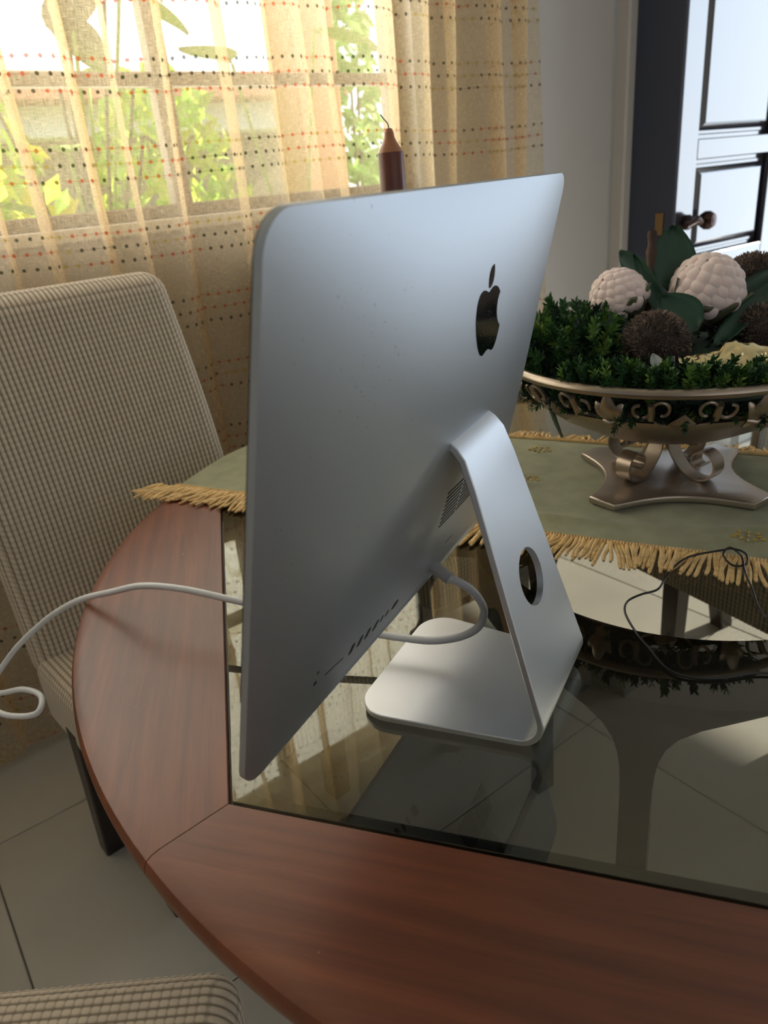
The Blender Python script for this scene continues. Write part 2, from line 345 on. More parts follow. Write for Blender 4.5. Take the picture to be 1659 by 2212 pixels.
def slab(outline, z0, z1, bev=0, bsteps=3):
    """outline (ccw 2D) extruded z0..z1, top and bottom edges rounded by bev"""
    O = np.array(outline, float); n = len(O)
    nx = np.roll(O, -1, 0)-O; pv = O-np.roll(O, 1, 0)
    def nn(a): a = np.c_[a[:, 1], -a[:, 0]]; return a/np.maximum(np.linalg.norm(a, axis=1), 1e-9)[:, None]
    N = nn(nx)+nn(pv); N /= np.maximum(np.linalg.norm(N, axis=1), 1e-9)[:, None]
    rings = []
    if bev > 0:
        for i in range(bsteps+1):
            t = pi/2*i/bsteps; rings.append((O-N*bev*(1-sin(t)), z0+bev*(1-cos(t))))
        for i in range(bsteps+1):
            t = pi/2*i/bsteps; rings.append((O-N*bev*(1-cos(t)), z1-bev*(1-sin(t))))
    else: rings = [(O, z0), (O, z1)]
    V = []; F = []
    for R, z in rings: V += [(p[0], p[1], z) for p in R]
    for i in range(len(rings)-1):
        for k in range(n):
            k2 = (k+1) % n; F.append((i*n+k, i*n+k2, (i+1)*n+k2, (i+1)*n+k))
    F.append(tuple(range(n))[::-1]); F.append(tuple((len(rings)-1)*n+k for k in range(n)))
    return V, F
def xf(V, mtx): return [tuple(mtx @ Vector(v)) for v in V]
def copy_tree(o, parent=None):
    c = o.copy(); COL.objects.link(c); c.parent = parent
    for ch in [x for x in bpy.data.objects if x.parent is o]: copy_tree(ch, c)
    return c

# ------------------------------------------------------------------ setting: floor, walls, ceiling
S0, S1, D0, D1 = -2.7, 4.62, -2.75, 1.36
fl = empty('floor', (0, 0, 0)); tag(fl, kind='structure')
mb = MB(); mb.add(*box(S0-.3, S1+2.2, D0-.3, D1+.3, -.06, -.004, wallfr)); g = mb.build('grout_bed', GROUT, fl, False)
P_ = .61; V, F = box(.0015, P_-.0015, .0015, P_-.0015, -.012, 0, None, .0018)
tile_me = [meshdata('floor_tile', V, F, TILE, False)]
rt = Matrix.Rotation(WALLROT, 4, 'Z')
for i in range(-4, 8):
    for j in range(-6, 2):
        s = -.46+P_*i; d = 1.018-P_*(j+1) + P_*0
        d = 1.018 - P_*6 + P_*(j+6) - P_*0
        if d > D1 or s > S1+.2: continue
        p = Wd(s, d-P_*0, 0)
        o = link('floor_tile', tile_me[0], fl, p, (0, 0, WALLROT))
mb = MB(); mb.add(*box(S0-.2, S1+.2, D0-.2, D1+.2, 2.62, 2.72, wallfr)); tag(mb.build('ceiling', CEIL, None, False), kind='structure')
mb = MB(); WS0, WS1, WZ0, WZ1 = -2.2, 1.15, 1.19, 2.25
mb.add(*box(S0-.2, WS0, D1, D1+.16, 0, 2.62, wallfr)); mb.add(*box(WS1, 2.06, D1, D1+.16, 0, 2.62, wallfr))
mb.add(*box(WS0, WS1, D1, D1+.16, 0, WZ0, wallfr)); mb.add(*box(WS0, WS1, D1, D1+.16, WZ1, 2.62, wallfr))
tag(mb.build('wall_window', WALL, None, False), kind='structure')
# wall corner and dark door jamb return
mb = MB(); mb.add(*box(2.045, 2.10, 1.30, 1.355, 0, 2.62, wallfr, .006)); tag(mb.build('trim_1', TRIM, None, False), kind='structure')
jm = MB(); jm.add(*box(2.085, 2.098, 1.115, 1.305, 0, 2.15, wallfr, .006)); jm.add(*box(2.085, 2.93, 1.13, 1.3, 2.10, 2.2, wallfr, .004)); jm.add(*box(2.865, 2.93, 1.10, 1.3, 0, 2.15, wallfr, .006))
jo = jm.build('trim_2', JAMB, None, False); tag(jo, kind='structure')
mb = MB(); mb.add(*box(2.075, 2.94, 1.2, 1.36, 2.2, 2.62, wallfr)); mb.add(*box(2.93, S1+.2, 1.12, 1.36, 0, 2.62, wallfr))
tag(mb.build('wall_door', WALL, None, False), kind='structure')
mb = MB(); mb.add(*box(2.1, 2.93, 1.32, 1.36, 0, 2.2, wallfr)); tag(mb.build('wall_behind_door', WALL, None, False), kind='structure')
mb = MB()   # right wall with the garden door opening
mb.add(*box(S1, S1+.15, D0-.2, -1.2, 0, 2.62, wallfr)); mb.add(*box(S1, S1+.15, .75, 1.4, 0, 2.62, wallfr)); mb.add(*box(S1, S1+.15, -1.2, .75, 2.3, 2.62, wallfr))
tag(mb.build('wall_right', WALL, None, False), kind='structure')
mb = MB(); mb.add(*box(S0-.15, S0, D0-.2, 1.4, 0, 2.62, wallfr)); tag(mb.build('wall_left', WALL, None, False), kind='structure')
mb = MB(); mb.add(*box(S0-.2, S1+.2, D0-.15, D0, 0, 2.62, wallfr)); tag(mb.build('wall_rear', WALL, None, False), kind='structure')
# window frame
wf = empty('window_1', Wd(0, 1.4, WZ0)); wf.rotation_euler = (0, 0, WALLROT); tag(wf, kind='structure')
def wfr(s, d, z): return (s, d-1.4, z-WZ0)
def wpart(name, m, *bx):
    mb = MB(); [mb.add(*box(*b, wfr, .003)) for b in bx]; return mb.build(name, m, wf, False)
wpart('frame', FRAME, (WS0, WS0+.05, 1.40, 1.46, WZ0, WZ1), (WS1-.05, WS1, 1.40, 1.46, WZ0, WZ1), (WS0, WS1, 1.40, 1.46, WZ0, WZ0+.03), (WS0, WS1, 1.40, 1.46, WZ1-.05, WZ1))
wpart('glazing_bar', FRAME, (WS0, WS1, 1.405, 1.445, 1.475, 1.503))
for s in (-1.4, -.62, .42): wpart('mullion', FRAME, (s-.022, s+.022, 1.405, 1.45, WZ0, WZ1))
wpart('window_sill', WHITESILL, (WS0-.03, WS1+.03, 1.345, 1.40, WZ0-.03, WZ0))
for a, b in ((WS0+.05, -1.42), (-1.38, -.64), (-.6, .4), (.44, WS1-.05)): wpart('pane', PANE, (a, b, 1.425, 1.429, WZ0+.03, WZ1-.05))

# ------------------------------------------------------------------ setting: panelled door
dr = empty('door_1', Wd(2.1, 1.13, 0)); dr.rotation_euler = (0, 0, WALLROT); tag(dr, kind='structure')
def dfr(s, d, z): return (s-2.1, d-1.13, z)
DL, DR_, PL, PR = 2.10, 2.86, 2.210, 2.715
mb = MB(); mb.add(*box(DL, PL, 1.12, 1.165, .01, 2.09, dfr, .003)); mb.build('stile', DOORWOOD, dr, False)
mb = MB(); mb.add(*box(PR, DR_, 1.12, 1.165, .01, 2.09, dfr, .003)); mb.build('stile', DOORWOOD, dr, False)
rails = [(.01, .22), (.50, .60), (.865, .925), (1.18, 1.275), (1.99, 2.09)]
# panels sit between rails: heights in metres above the floor
rails = [(.01, .20), (.78, .875), (1.20, 1.266), (1.98, 2.09)]
for a, b in rails:
    mb = MB(); mb.add(*box(PL, PR, 1.12, 1.165, a, b, dfr, .003)); mb.build('rail', DOORWOOD, dr, False)
for (a, b) in ((.20, .78), (.875, 1.20), (1.266, 1.98)):
    mb = MB(); V = []; F = []      # raised and fielded panel: recess, moulding steps, raised field
    steps = [(0, 1.136), (.0, 1.150), (.012, 1.152), (.016, 1.146), (.026, 1.146), (.045, 1.130), (.050, 1.128)]
    for ins, d in steps:
        V += [dfr(PL+ins, d, a+ins), dfr(PR-ins, d, a+ins), dfr(PR-ins, d, b-ins), dfr(PL+ins, d, b-ins)]
    for i in range(len(steps)-1):
        for k in range(4): k2 = (k+1) % 4; F.append((i*4+k, i*4+k2, (i+1)*4+k2, (i+1)*4+k))
    q = (len(steps)-1)*4; F.append((q, q+1, q+2, q+3)); mb.add(V, F)
    mb.add(*box(PL-.005, PR+.005, 1.15, 1.16, a-.005, b+.005, dfr)); mb.build('panel', DOORWOOD, dr, False)
hx, hz = 2.165, 1.0
def dcyl(s, z, d0, d1, r, seg=20):
    V = []; 
    for d in (d0, d1):
        for k in range(seg): V.append(dfr(s+r*cos(2*pi*k/seg), d, z+r*sin(2*pi*k/seg)))
    F = [(k, (k+1) % seg, seg+(k+1) % seg, seg+k) for k in range(seg)]; F.append(tuple(range(seg))); F.append(tuple(range(seg, 2*seg))[::-1])
    return V, F
hd = MB(); hd.add(*dcyl(hx, hz, 1.105, 1.12, .026)); hd.add(*dcyl(hx, hz, 1.06, 1.106, .010)); 
hd.add(*sweep([dfr(hx, 1.062, hz), dfr(hx-.02, 1.06, hz+.012), dfr(hx-.045, 1.062, hz+.004), dfr(hx-.075, 1.07, hz-.004)], [.013, .012, .010, .012], 12))
V, F = lathe([(0, -.03), (.022, -.028), (.031, -.012), (.031, .006), (.022, .022), (.0, .028)], 24)
hd.add([dfr(hx+.045+v[0]*.8, 1.065+v[2], hz+.002+v[1]) for v in V], F); hd.add(*sweep([dfr(hx, 1.07, hz), dfr(hx+.04, 1.07, hz)], .011, 12))
hd.build('door_handle', HANDLE, dr)
sk = MB(); sk.add(*box(2.079, 2.086, 1.155, 1.185, .965, 1.04, wallfr, .001)); o = sk.build('strike_plate', BRASS, jo, False); 
# ------------------------------------------------------------------ sheer curtain
def curtain():
    n = 900; s0, s1 = -1.75, 1.60
    t = np.linspace(0, 1, n); s = s0+(s1-s0)*t
    z = np.concatenate([np.linspace(.012, 2.35, 60)])
    ph = np.cumsum(RNG.rand(n)*.02)
    V = np.zeros((len(z), n, 3)); UV = np.zeros((len(z), n, 2))
    # fold widths vary: build phase with pleat centres
    widths = []; x = s0
    rr = random.Random(11)
    while x < s1+.3:
        wd = rr.choice([.085, .11, .14, .19, .13, .10]); widths.append((x, wd, rr.uniform(.45, 1.15), rr.uniform(-.6, .6))); x += wd
    phase = np.zeros(n); amp = np.zeros(n); lean = np.zeros(n)
    for k, (a, wd, am, le) in enumerate(widths):
        m_ = (s >= a) & (s < a+wd); phase[m_] = 2*pi*(k + (s[m_]-a)/wd); amp[m_] = am*wd; lean[m_] = le
    ker = np.hanning(41); ker /= ker.sum(); amp = np.convolve(np.pad(amp, 20, 'edge'), ker, 'valid'); lean = np.convolve(np.pad(lean, 20, 'edge'), ker, 'valid')
    for i, zz in enumerate(z):
        f = (2.35-zz)/2.35
        ds = -amp*(.28+.07*np.sin(zz*1.3+lean*5))*np.sin(phase+lean*.5)
        dd = amp*.30*np.cos(phase+lean*.5+zz*.25*lean)*(.75+.35*f)
        ss = s+ds+.035*lean*np.sin(zz*1.1)*f + .012*np.sin(s*9+zz*2.1)
        d = 1.281+dd-.02*(1-f)*0+.008*np.sin(s*23+zz*5)
        hem = .012*np.sin(s*17)*(1 if i == 0 else 0)
        P = np.outer(ss, np.array(SV))+np.outer(d, np.array(NV)); P[:, 2] = zz+(.01+hem if i == 0 else 0)
        V[i] = P; L = np.r_[0, np.cumsum(np.linalg.norm(np.diff(P, axis=0), axis=1))]; UV[i, :, 0] = L; UV[i, :, 1] = zz+.006*np.sin(s*6)
    mid = UV[30, :, 0].copy(); UV[:, :, 0] = mid
    F = [(i*n+k, i*n+k+1, (i+1)*n+k+1, (i+1)*n+k) for i in range(len(z)-1) for k in range(n-1)]
    return V.reshape(-1, 3), F, UV.reshape(-1, 2)
cr_ = empty('window_curtain', Wd(-.1, 1.281, 0), 0, 'sheer cream curtain with rows of embroidered red and dark dots over the window', 'curtain')
V, F, UV = curtain(); off = np.array(Wd(-.1, 1.281, 0)); obj('drape', V-off, F, CURT, cr_, True, UV)
P = [tuple(Wd(s, 1.29, 2.37)-Wd(-.1, 1.281, 0)) for s in (-2.0, 1.7)]
mb = MB(); mb.add(*sweep(P, .014, 16)); mb.build('curtain_rod', HANDLE, cr_)
for s in (-1.7, 1.62):
    mb = MB(); mb.add(*sweep([tuple(Wd(s, 1.29, 2.37)-off_) for off_ in [Wd(-.1, 1.281, 0)]]+[tuple(Wd(s, 1.362, 2.37)-Wd(-.1, 1.281, 0))], .008, 10)); mb.build('rod_bracket', HANDLE, cr_)

# ------------------------------------------------------------------ garden beyond the window
GROUND = mat('garden_lawn', (.30, .42, .06), .9, col2=(.22, .33, .05), nscale=5)
mb = MB(); mb.add(*box(-9, 12, 1.6, 16, -.25, -.05, wallfr)); tag(mb.build('garden_lawn', GROUND, None, False), 'sunlit yellow green lawn outside behind the curtain', 'lawn', kind='structure')
PEACH = mat('peach_render', (.80, .42, .22), .8); WHITER = mat('white_render', (.75, .76, .78), .8); ROOF = mat('terracotta_roof', (.50, .24, .14), .8); BEIGEW = mat('beige_render', (.34, .28, .18), .8)
def houseish(name, label, parts, s, d):
    r = empty(name, Wd(s, d, -.05), WALLROT, label, 'building')
    for pn, m, b in parts:
        mb = MB(); mb.add(*box(*b, None, .01)); mb.build(pn, m, r, False)
    return r
houseish('neighbour_house', 'neighbouring house with terracotta eaves and beige wall outside the window', [('wall', BEIGEW, (-3.2, 2.8, 0, 3, 0, 1.75)), ('eaves', ROOF, (-3.5, 3.0, -.5, 3.3, 1.95, 2.12)), ('fascia', WHITER, (-3.4, 2.95, -.3, 3.2, 1.75, 1.95))], .6, 5.6)
houseish('porch_pillar', 'peach rendered porch pillar outside the window, a little left of the candle', [('shaft', PEACH, (-.10, .14, -.12, .12, 0, 2.6)), ('capital', PEACH, (-.15, .15, -.15, .15, 2.6, 2.7))], 1.75, 2.9)
houseish('white_garden_wall', 'low white garden wall far outside at the right of the window', [('wall', WHITER, (-.2, 3.6, 0, .15, 0, 1.15)), ('coping', WHITER, (-.25, 3.65, -.03, .18, 1.15, 1.21))], 2.35, 4.6)
def bush(name, label, s, d, z0, rx, rz, n, mlist, size=.07, seed=1):
    r = empty(name, Wd(s, d, z0), 0, label, 'bush'); rr = random.Random(seed)
    mb = MB()
    for k in range(n):
        u = rr.uniform(-1, 1); a = rr.uniform(0, 2*pi); q = rr.uniform(.55, 1)**.5
        c = Vector((rx*q*sqrt(1-u*u)*cos(a), rx*q*sqrt(1-u*u)*sin(a), rz*(1+q*u)))
        ax = Vector((rr.uniform(-1, 1), rr.uniform(-1, 1), rr.uniform(-.3, 1))).normalized(); bx = ax.orthogonal().normalized(); cx = ax.cross(bx)*.55; L = size*rr.uniform(.6, 1.3)
        mb.add([c-bx*L, c+cx*L*.8, c+bx*L, c-cx*L*.8, c+ax*L*.12], [(0, 1, 4), (1, 2, 4), (2, 3, 4), (3, 0, 4)], rr.randrange(len(mlist)))
    o = mb.build('foliage', mlist, r, False); tag(o, kind='stuff')
    mb = MB(); [mb.add(*sweep([(0, 0, -.02), (cos(a)*rx*.3, sin(a)*rx*.3, rz*.7), (cos(a)*rx*.5, sin(a)*rx*.5, rz*1.3)], [.02, .013, .006], 7)) for a in (0, 1.6, 3.2, 4.7)]
    mb.build('stem', BARK, r); return r
GY = [mat('bush_yellow_green', (.70, .80, .05), .7), mat('bush_lime', (.42, .68, .06), .7), mat('bush_yellow', (.95, .78, .03), .7)]
GG = [mat('tree_green', (.28, .50, .08), .7), mat('tree_light_green', (.45, .70, .14), .7)]
bush('flowering_bush', 'yellow green flowering bush outside low behind the left of the curtain', -.15, 3.3, 0, .85, .98, 2200, GY, .07, 3)
bush('flowering_bush', 'lime green bush outside behind the middle of the curtain', 1.17, 3.3, 0, .42, .92, 1200, GY[:2], .06, 4)
bush('garden_shrub', 'tall green shrub outside the window right of the peach pillar', 2.98, 4.3, 0, .25, 1.55, 900, GG, .075, 6)
def plant(name, label, s, d, z0, leaves, seed):
    r = empty(name, Wd(s, d, z0), WALLROT, label, 'plant'); rr = random.Random(seed)
    mb = MB(); V, F = lathe([(0, .0), (.10, 0), (.15, .22), (.155, .26), (.14, .26), (.13, .23), (0, .22)], 28); mb.add(V, F); mb.build('pot', PEACH, r)
    for k in range(leaves):
        a = rr.uniform(0, 2*pi); h = rr.uniform(1.0, 1.85); rd = rr.uniform(.08, .36)
        top = Vector((cos(a)*rd, sin(a)*rd*.6, h)); P = spline([(0, 0, .2), (cos(a)*rd*.25, sin(a)*rd*.2, h*.6), tuple(top)], 5)
        mb = MB(); mb.add(*sweep(P, .005, 6)); L = rr.uniform(.10, .16); W_ = L*.42; dr_ = Vector((cos(a), sin(a)*.6, rr.uniform(-.7, .4))).normalized(); sd = dr_.cross(Vector((0, 0, 1))).normalized(); nn = sd.cross(dr_)
        Vv = []; Ff = []; m_ = 8
        for i in range(m_+1):
            t = i/m_; wv = W_*sin(pi*t**.8)**.8
            for j in (-1, 0, 1): Vv.append(top+dr_*L*t*1.6+sd*wv*j+nn*(-.15*L*t*t*4*.3+abs(j)*.01))
        for i in range(m_):
            for j in range(2): q = i*3+j; Ff.append((q, q+1, q+4, q+3))
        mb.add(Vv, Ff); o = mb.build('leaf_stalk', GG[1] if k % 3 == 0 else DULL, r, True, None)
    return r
DULL = mat('dull_plant_leaf', (.16, .18, .10), .6)  # duller, darker green for most of the plant leaves
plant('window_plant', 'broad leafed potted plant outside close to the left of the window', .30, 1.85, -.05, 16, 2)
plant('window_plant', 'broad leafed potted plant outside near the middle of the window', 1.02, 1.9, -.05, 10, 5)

# ------------------------------------------------------------------ round table with smoked hexagonal glass
TC = M(488, -160, 0); RO, RH = .839, .760
tb = empty('round_dining_table', (TC.x, TC.y, 0), 0, 'round mahogany dining table with a hexagonal smoked glass centre', 'table')
def segment(k):
    a0 = radians(159.4+60*k)+.0006; a1 = radians(159.4+60*(k+1))-.0006; mid = (a0+a1)/2; ap = RH*cos(pi/6); n = 40; V = []; UV = []
    for i in range(n+1):
        ph = a0+(a1-a0)*i/n; ri = ap/cos(ph-mid)
        prof = [(ri, -.044), (ri, -.001), (ri+.001, 0)]+[(ri+(RO-.016-ri)*q, 0) for q in (.33, .66, 1)]+[(RO-.009, -.001), (RO-.004, -.0035), (RO-.0012, -.008), (RO, -.014), (RO-.002, -.024), (RO-.009, -.034), (RO-.020, -.041), (RO-.032, -.044)]
        for r, z in prof:
            x, y = r*cos(ph), r*sin(ph); V.append((x, y, z+TZ)); UV.append((x*-sin(mid)+y*cos(mid)+k*1.7, x*cos(mid)+y*sin(mid)+z*.9))
    m = len(prof); F = []
    for i in range(n):
        for j in range(m): j2 = (j+1) % m; F.append((i*m+j, (i+1)*m+j, (i+1)*m+j2, i*m+j2))
    F.append(tuple(range(m))); F.append(tuple(n*m+j for j in range(m))[::-1])
    o = obj('rim_segment', V, F, None, tb, True, UV, 30, mats=[RIM, RIMEDGE], fm=[1 if 0 else 0]*len(F)); 
for k in range(6): segment(k)
hexo = lambda R: [(R*cos(radians(159.4+60*k)), R*sin(radians(159.4+60*k))) for k in range(6)]
V, F = slab(hexo(RH-.0035), TZ-.0085, TZ-.0008, .0008, 2); obj('glass_panel', V, F, GLASS, tb, False)
def hexring(R0, R1, z0, z1):
    V = [(x, y, z) for z in (z0, z1) for R in (R0, R1) for x, y in hexo(R)]; F = []
    for k in range(6):
        k2 = (k+1) % 6
        F += [(k, k2, 6+k2, 6+k)[::-1], (12+k, 12+k2, 18+k2, 18+k), (6+k, 6+k2, 18+k2, 18+k), (k, k2, 12+k2, 12+k)[::-1]]
    return V, F
V, F = hexring(RH-.024, RH-.0002, TZ-.034, TZ-.0095); obj('support_lip', V, F, DARKWOOD, tb, False)
def cylband(a0, a1, r0, r1, zf, n, closed=False):
    """band between radii r0..r1; zf(angle)->(z bottom, z top)"""
    V = []; F = []
    for i in range(n+1):
        a = a0+(a1-a0)*i/n; zb, zt = zf(a)
        for r, z in ((r0, zb), (r1, zb), (r1, zt), (r0, zt)): V.append((r*cos(a), r*sin(a), z))
    for i in range(n):
        for j in range(4): j2 = (j+1) % 4; F.append((i*4+j, (i+1)*4+j, (i+1)*4+j2, i*4+j2))
    if not closed: F.append((0, 1, 2, 3)); F.append(tuple(n*4+j for j in range(4))[::-1])
    return V, F
V, F = cylband(0, 2*pi, .272, .300, lambda a: (TZ-.125, TZ-.048), 96); obj('base_ring', V, F, DARKWOOD, tb, True, None, 40)
for deg in (180, 60, 300):
    a0 = radians(deg); V = []; F = []; N = 26; zs = [TZ-.12-.64*(i/N)**1.3 for i in range(N+1)]
    for z in zs:
        q = (TZ-.12-z); hw = .019+.22*math.exp(-q/.026)+.02*max(0, (q-.5))
        for r in (.274, .298):
            for sgn in (-1, 1): V.append((r*cos(a0+sgn*hw/r), r*sin(a0+sgn*hw/r), max(z, 0.0)))
    for i in range(N):
        b = i*4; F += [(b, b+1, b+5, b+4), (b+2, b+6, b+7, b+3), (b, b+4, b+6, b+2), (b+1, b+3, b+7, b+5)]
    F += [(0, 2, 3, 1), (N*4, N*4+1, N*4+3, N*4+2)]; obj('leg', V, F, DARKWOOD, tb, False)
for deg in (99.4, 219.4, 339.4):
    a = radians(deg); c, s = cos(a), sin(a)
    V, F = box(.28, RH*.985, -.022, .022, TZ-.10, TZ-.0345, lambda x, y, z: (x*c-y*s, x*s+y*c, z), .003); obj('support_arm', V, F, DARKWOOD, tb, False)

# ------------------------------------------------------------------ slip-covered dining chairs
def cushion(W, T, H, r, sp, Lf, pitch=.0096, amp=.0024):
    Vs = []; Fs = []; base = 0
    def grid(o, ex, ey, lx, ly):
        nonlocal base
        nx, ny = max(4, int(lx/sp)), max(4, int(ly/(sp*1.6)))
        A, B = np.meshgrid(np.linspace(0, 1, nx+1), np.linspace(0, 1, ny+1))
        P = np.array(o)[None, None]+A[..., None]*np.array(ex)*lx+B[..., None]*np.array(ey)*ly
        Vs.append(P.reshape(-1, 3)); i = np.arange(nx)[None]+np.arange(ny)[:, None]*(nx+1)+base
        Fs.append(np.stack([i, i+1, i+nx+2, i+nx+1], -1).reshape(-1, 4)); base += (nx+1)*(ny+1)
    w, t = W/2, T/2
    grid((-w, -t, 0), (1, 0, 0), (0, 0, 1), W, H); grid((w, t, 0), (-1, 0, 0), (0, 0, 1), W, H)
    grid((-w, t, 0), (0, -1, 0), (0, 0, 1), T, H); grid((w, -t, 0), (0, 1, 0), (0, 0, 1), T, H)
    grid((-w, -t, H), (1, 0, 0), (0, 1, 0), W, T); grid((-w, t, 0), (1, 0, 0), (0, -1, 0), W, T)
    P = np.vstack(Vs); F = np.vstack(Fs)
    lo = np.array([-w+r, -t+r, r*.3]); hi = np.array([w-r, t-r, H-r]); C = np.clip(P, lo, hi)
    N = P-C; N /= np.maximum(np.linalg.norm(N, axis=1), 1e-9)[:, None]; Q = C+N*r
    Q[:, 2] = np.maximum(Q[:, 2], 0)
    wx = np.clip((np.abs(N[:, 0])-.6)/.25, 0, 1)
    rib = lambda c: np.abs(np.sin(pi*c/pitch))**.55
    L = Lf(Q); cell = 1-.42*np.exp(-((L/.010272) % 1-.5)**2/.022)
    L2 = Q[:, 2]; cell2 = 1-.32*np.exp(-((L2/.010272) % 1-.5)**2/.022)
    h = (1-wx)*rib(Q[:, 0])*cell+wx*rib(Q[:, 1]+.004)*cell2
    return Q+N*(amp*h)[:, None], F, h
CW = .49
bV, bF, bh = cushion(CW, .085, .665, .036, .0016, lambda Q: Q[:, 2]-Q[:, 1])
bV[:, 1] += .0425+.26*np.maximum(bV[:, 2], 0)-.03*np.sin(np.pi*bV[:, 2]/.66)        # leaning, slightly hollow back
back_me = meshdata('backrest', bV, bF.tolist(), FABRIC); back_me.attributes.new('rib_height', 'FLOAT', 'POINT').data.foreach_set('value', bh.astype(np.float32))
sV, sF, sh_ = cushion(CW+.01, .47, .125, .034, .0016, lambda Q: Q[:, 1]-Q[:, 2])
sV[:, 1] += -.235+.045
seat_me = meshdata('seat', sV, sF.tolist(), FABRIC); seat_me.attributes.new('rib_height', 'FLOAT', 'POINT').data.foreach_set('value', sh_.astype(np.float32))
def legmesh(dx, dy):
    V = []; F = []
    for z, q in ((0, .82), (.36, 1.0)):
        for a, b in ((-1, -1), (1, -1), (1, 1), (-1, 1)):
            for u, v in ((.86, 1), (1, .86)) if a*b < 0 else ((1, .86), (.86, 1)):
                V.append((a*.026*u*q+dx*(1-z/.36), b*.026*v*q+dy*(1-z/.36), z))
    n = 8
    for k in range(n): k2 = (k+1) % n; F.append((k, k2, n+k2, n+k))
    F.append(tuple(range(n))[::-1]); F.append(tuple(range(n, 2*n))); return V, F
leg_f = meshdata('leg', *legmesh(0, 0), CHAIRWOOD, False); leg_b = meshdata('leg', *legmesh(0, .075), CHAIRWOOD, False)
frame_me = meshdata('seat_frame', *box(-CW/2+.02, CW/2-.02, -.39, .02, .325, .35, None, .003), CHAIRWOOD, False)
def chair(x, y, rz, label):
    p = M(x, y); r = empty('dining_chair', (p.x, p.y, 0), radians(rz), label, 'chair', 'cream slip-covered dining chairs round the table')
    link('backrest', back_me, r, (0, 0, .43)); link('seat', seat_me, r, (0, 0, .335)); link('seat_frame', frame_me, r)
    for sx in (-1, 1):
        link('leg', leg_f, r, (sx*(CW/2-.05), -.262, 0)); link('leg', leg_b, r, (sx*(CW/2-.018), -.10, 0))
    return r
chair(114+235+10, 897-85, -20, 'cream ribbed dining chair at the left in front of the curtain, its back standing tall')
chair(-608, 440, 29.4, 'cream waffle fabric chair seat in the lower left corner beside the wooden table rim')
chair(1305, -406, -124, 'cream dining chair behind the flower bowl in front of the glossy dark door')
chair(1123, 637, math.degrees(WALLROT), 'dining chair standing behind the computer, only a dark leg seen through the glass')

# ------------------------------------------------------------------ desktop computer seen from behind
TI = .23213; IY, IZ = .04904, .0804; IU, IV, IB, IP = .264, .385, .033, 2.5
def wfun(u, v): return .005+IB*(1-min(1, abs(u)/IU)**IP)*(1-min(1, abs(v-IV/2)/(IV/2))**IP)
def pan(u, v, w=0): return (u, IY-v*sin(TI)-w*cos(TI), IZ+v*cos(TI)-w*sin(TI)+TZ)
pc = empty('desktop_computer', (0, 0, TZ), 0, 'silver all-in-one desktop computer seen from behind on the glass table', 'computer')
def rel(V): return [(v[0], v[1], v[2]-TZ) for v in V]
def rrect(u0, u1, v0, v1, r, n=10):
    O = []
    for cx, cy, a in ((u1-r, v0+r, -90), (u1-r, v1-r, 0), (u0+r, v1-r, 90), (u0+r, v0+r, 180)):
        for i in range(n+1): q = radians(a+90*i/n); O.append((cx+r*cos(q), cy+r*sin(q)))
    # subdivide long sides
    R = []
    for i in range(len(O)):
        a, b = O[i], O[(i+1) % len(O)]; L = math.dist(a, b); m = max(1, int(L/.012))
        for k in range(m): R.append((a[0]+(b[0]-a[0])*k/m, a[1]+(b[1]-a[1])*k/m))
    return R
O = rrect(-IU, IU, -.007, IV, .022); n = len(O); V = []; F = []
V += [pan(u, v, 0) for u, v in O]; V += [pan(u, v, .0046) for u, v in O]; rings = 2
for k in range(0, 46):
    t = (1-k/46)
    t = t**.8 if k else 1
    for u, v in O:
        uu, vv = (u*t if k else u*.9994), IV/2+(v-IV/2)*(t if k else .9992); V.append(pan(uu, vv, wfun(uu, vv)))
    rings += 1
for i in range(rings-1):
    for k in range(n): k2 = (k+1) % n; F.append((i*n+k, i*n+k2, (i+1)*n+k2, (i+1)*n+k))
c = len(V); V.append(pan(0, IV/2, wfun(0, IV/2))); F += [((rings-1)*n+k, (rings-1)*n+(k+1) % n, c) for k in range(n)]
F.append(tuple(range(n))[::-1]); obj('housing', rel(V), F, SHELL, pc, True, None, 32)
O = rrect(-IU+.0012, IU-.0012, .078, IV-.0012, .004, 4); O = [(u, v) for u, v in O]
O = rrect(-IU+.0012, IU-.0012, .03, IV-.0012, .021); O = [(u, max(v, .078)) for u, v in O]
OO = []
for q in O:
    if not OO or math.dist(q, OO[-1]) > 1e-4: OO.append(q)
V = [pan(u, v, -.0016) for u, v in OO]+[pan(u, v, -.0001) for u, v in OO]; n = len(OO)
F = [(k, (k+1) % n, n+(k+1) % n, n+k) for k in range(n)]+[tuple(range(n)), tuple(range(n, 2*n))[::-1]]
obj('front_glass', rel(V), F, BLACKGLASS, pc, False)
def patch(name, outline, m, lift=.0002, parent=pc, thick=.0012):
    n = len(outline); V = [pan(u, v, wfun(u, v)+lift) for u, v in outline]+[pan(u, v, wfun(u, v)-thick) for u, v in outline]
    cx, cy = sum(o[0] for o in outline)/n, sum(o[1] for o in outline)/n
    F = [tuple(range(n))]+[(k, (k+1) % n, n+(k+1) % n, n+k) for k in range(n)]
    return obj(name, rel(V), F, m, parent, False)
def rr_small(u, v, w_, h_): return rrect(u-w_/2, u+w_/2, v-h_/2, v+h_/2, min(w_, h_)*.45, 4)
def bez(p0, p1, p2, p3, n=9):
    return [tuple((1-t)**3*p0[i]+3*(1-t)**2*t*p1[i]+3*(1-t)*t*t*p2[i]+t**3*p3[i] for i in (0, 1)) for t in [k/n for k in range(n)]]
def path(start, segs):
    P = []; c = start
    for s_ in segs:
        a = [(c[0]+s_[i], c[1]+s_[i+1]) for i in (0, 2, 4)]; P += bez(c, *a); c = a[2]
    return P
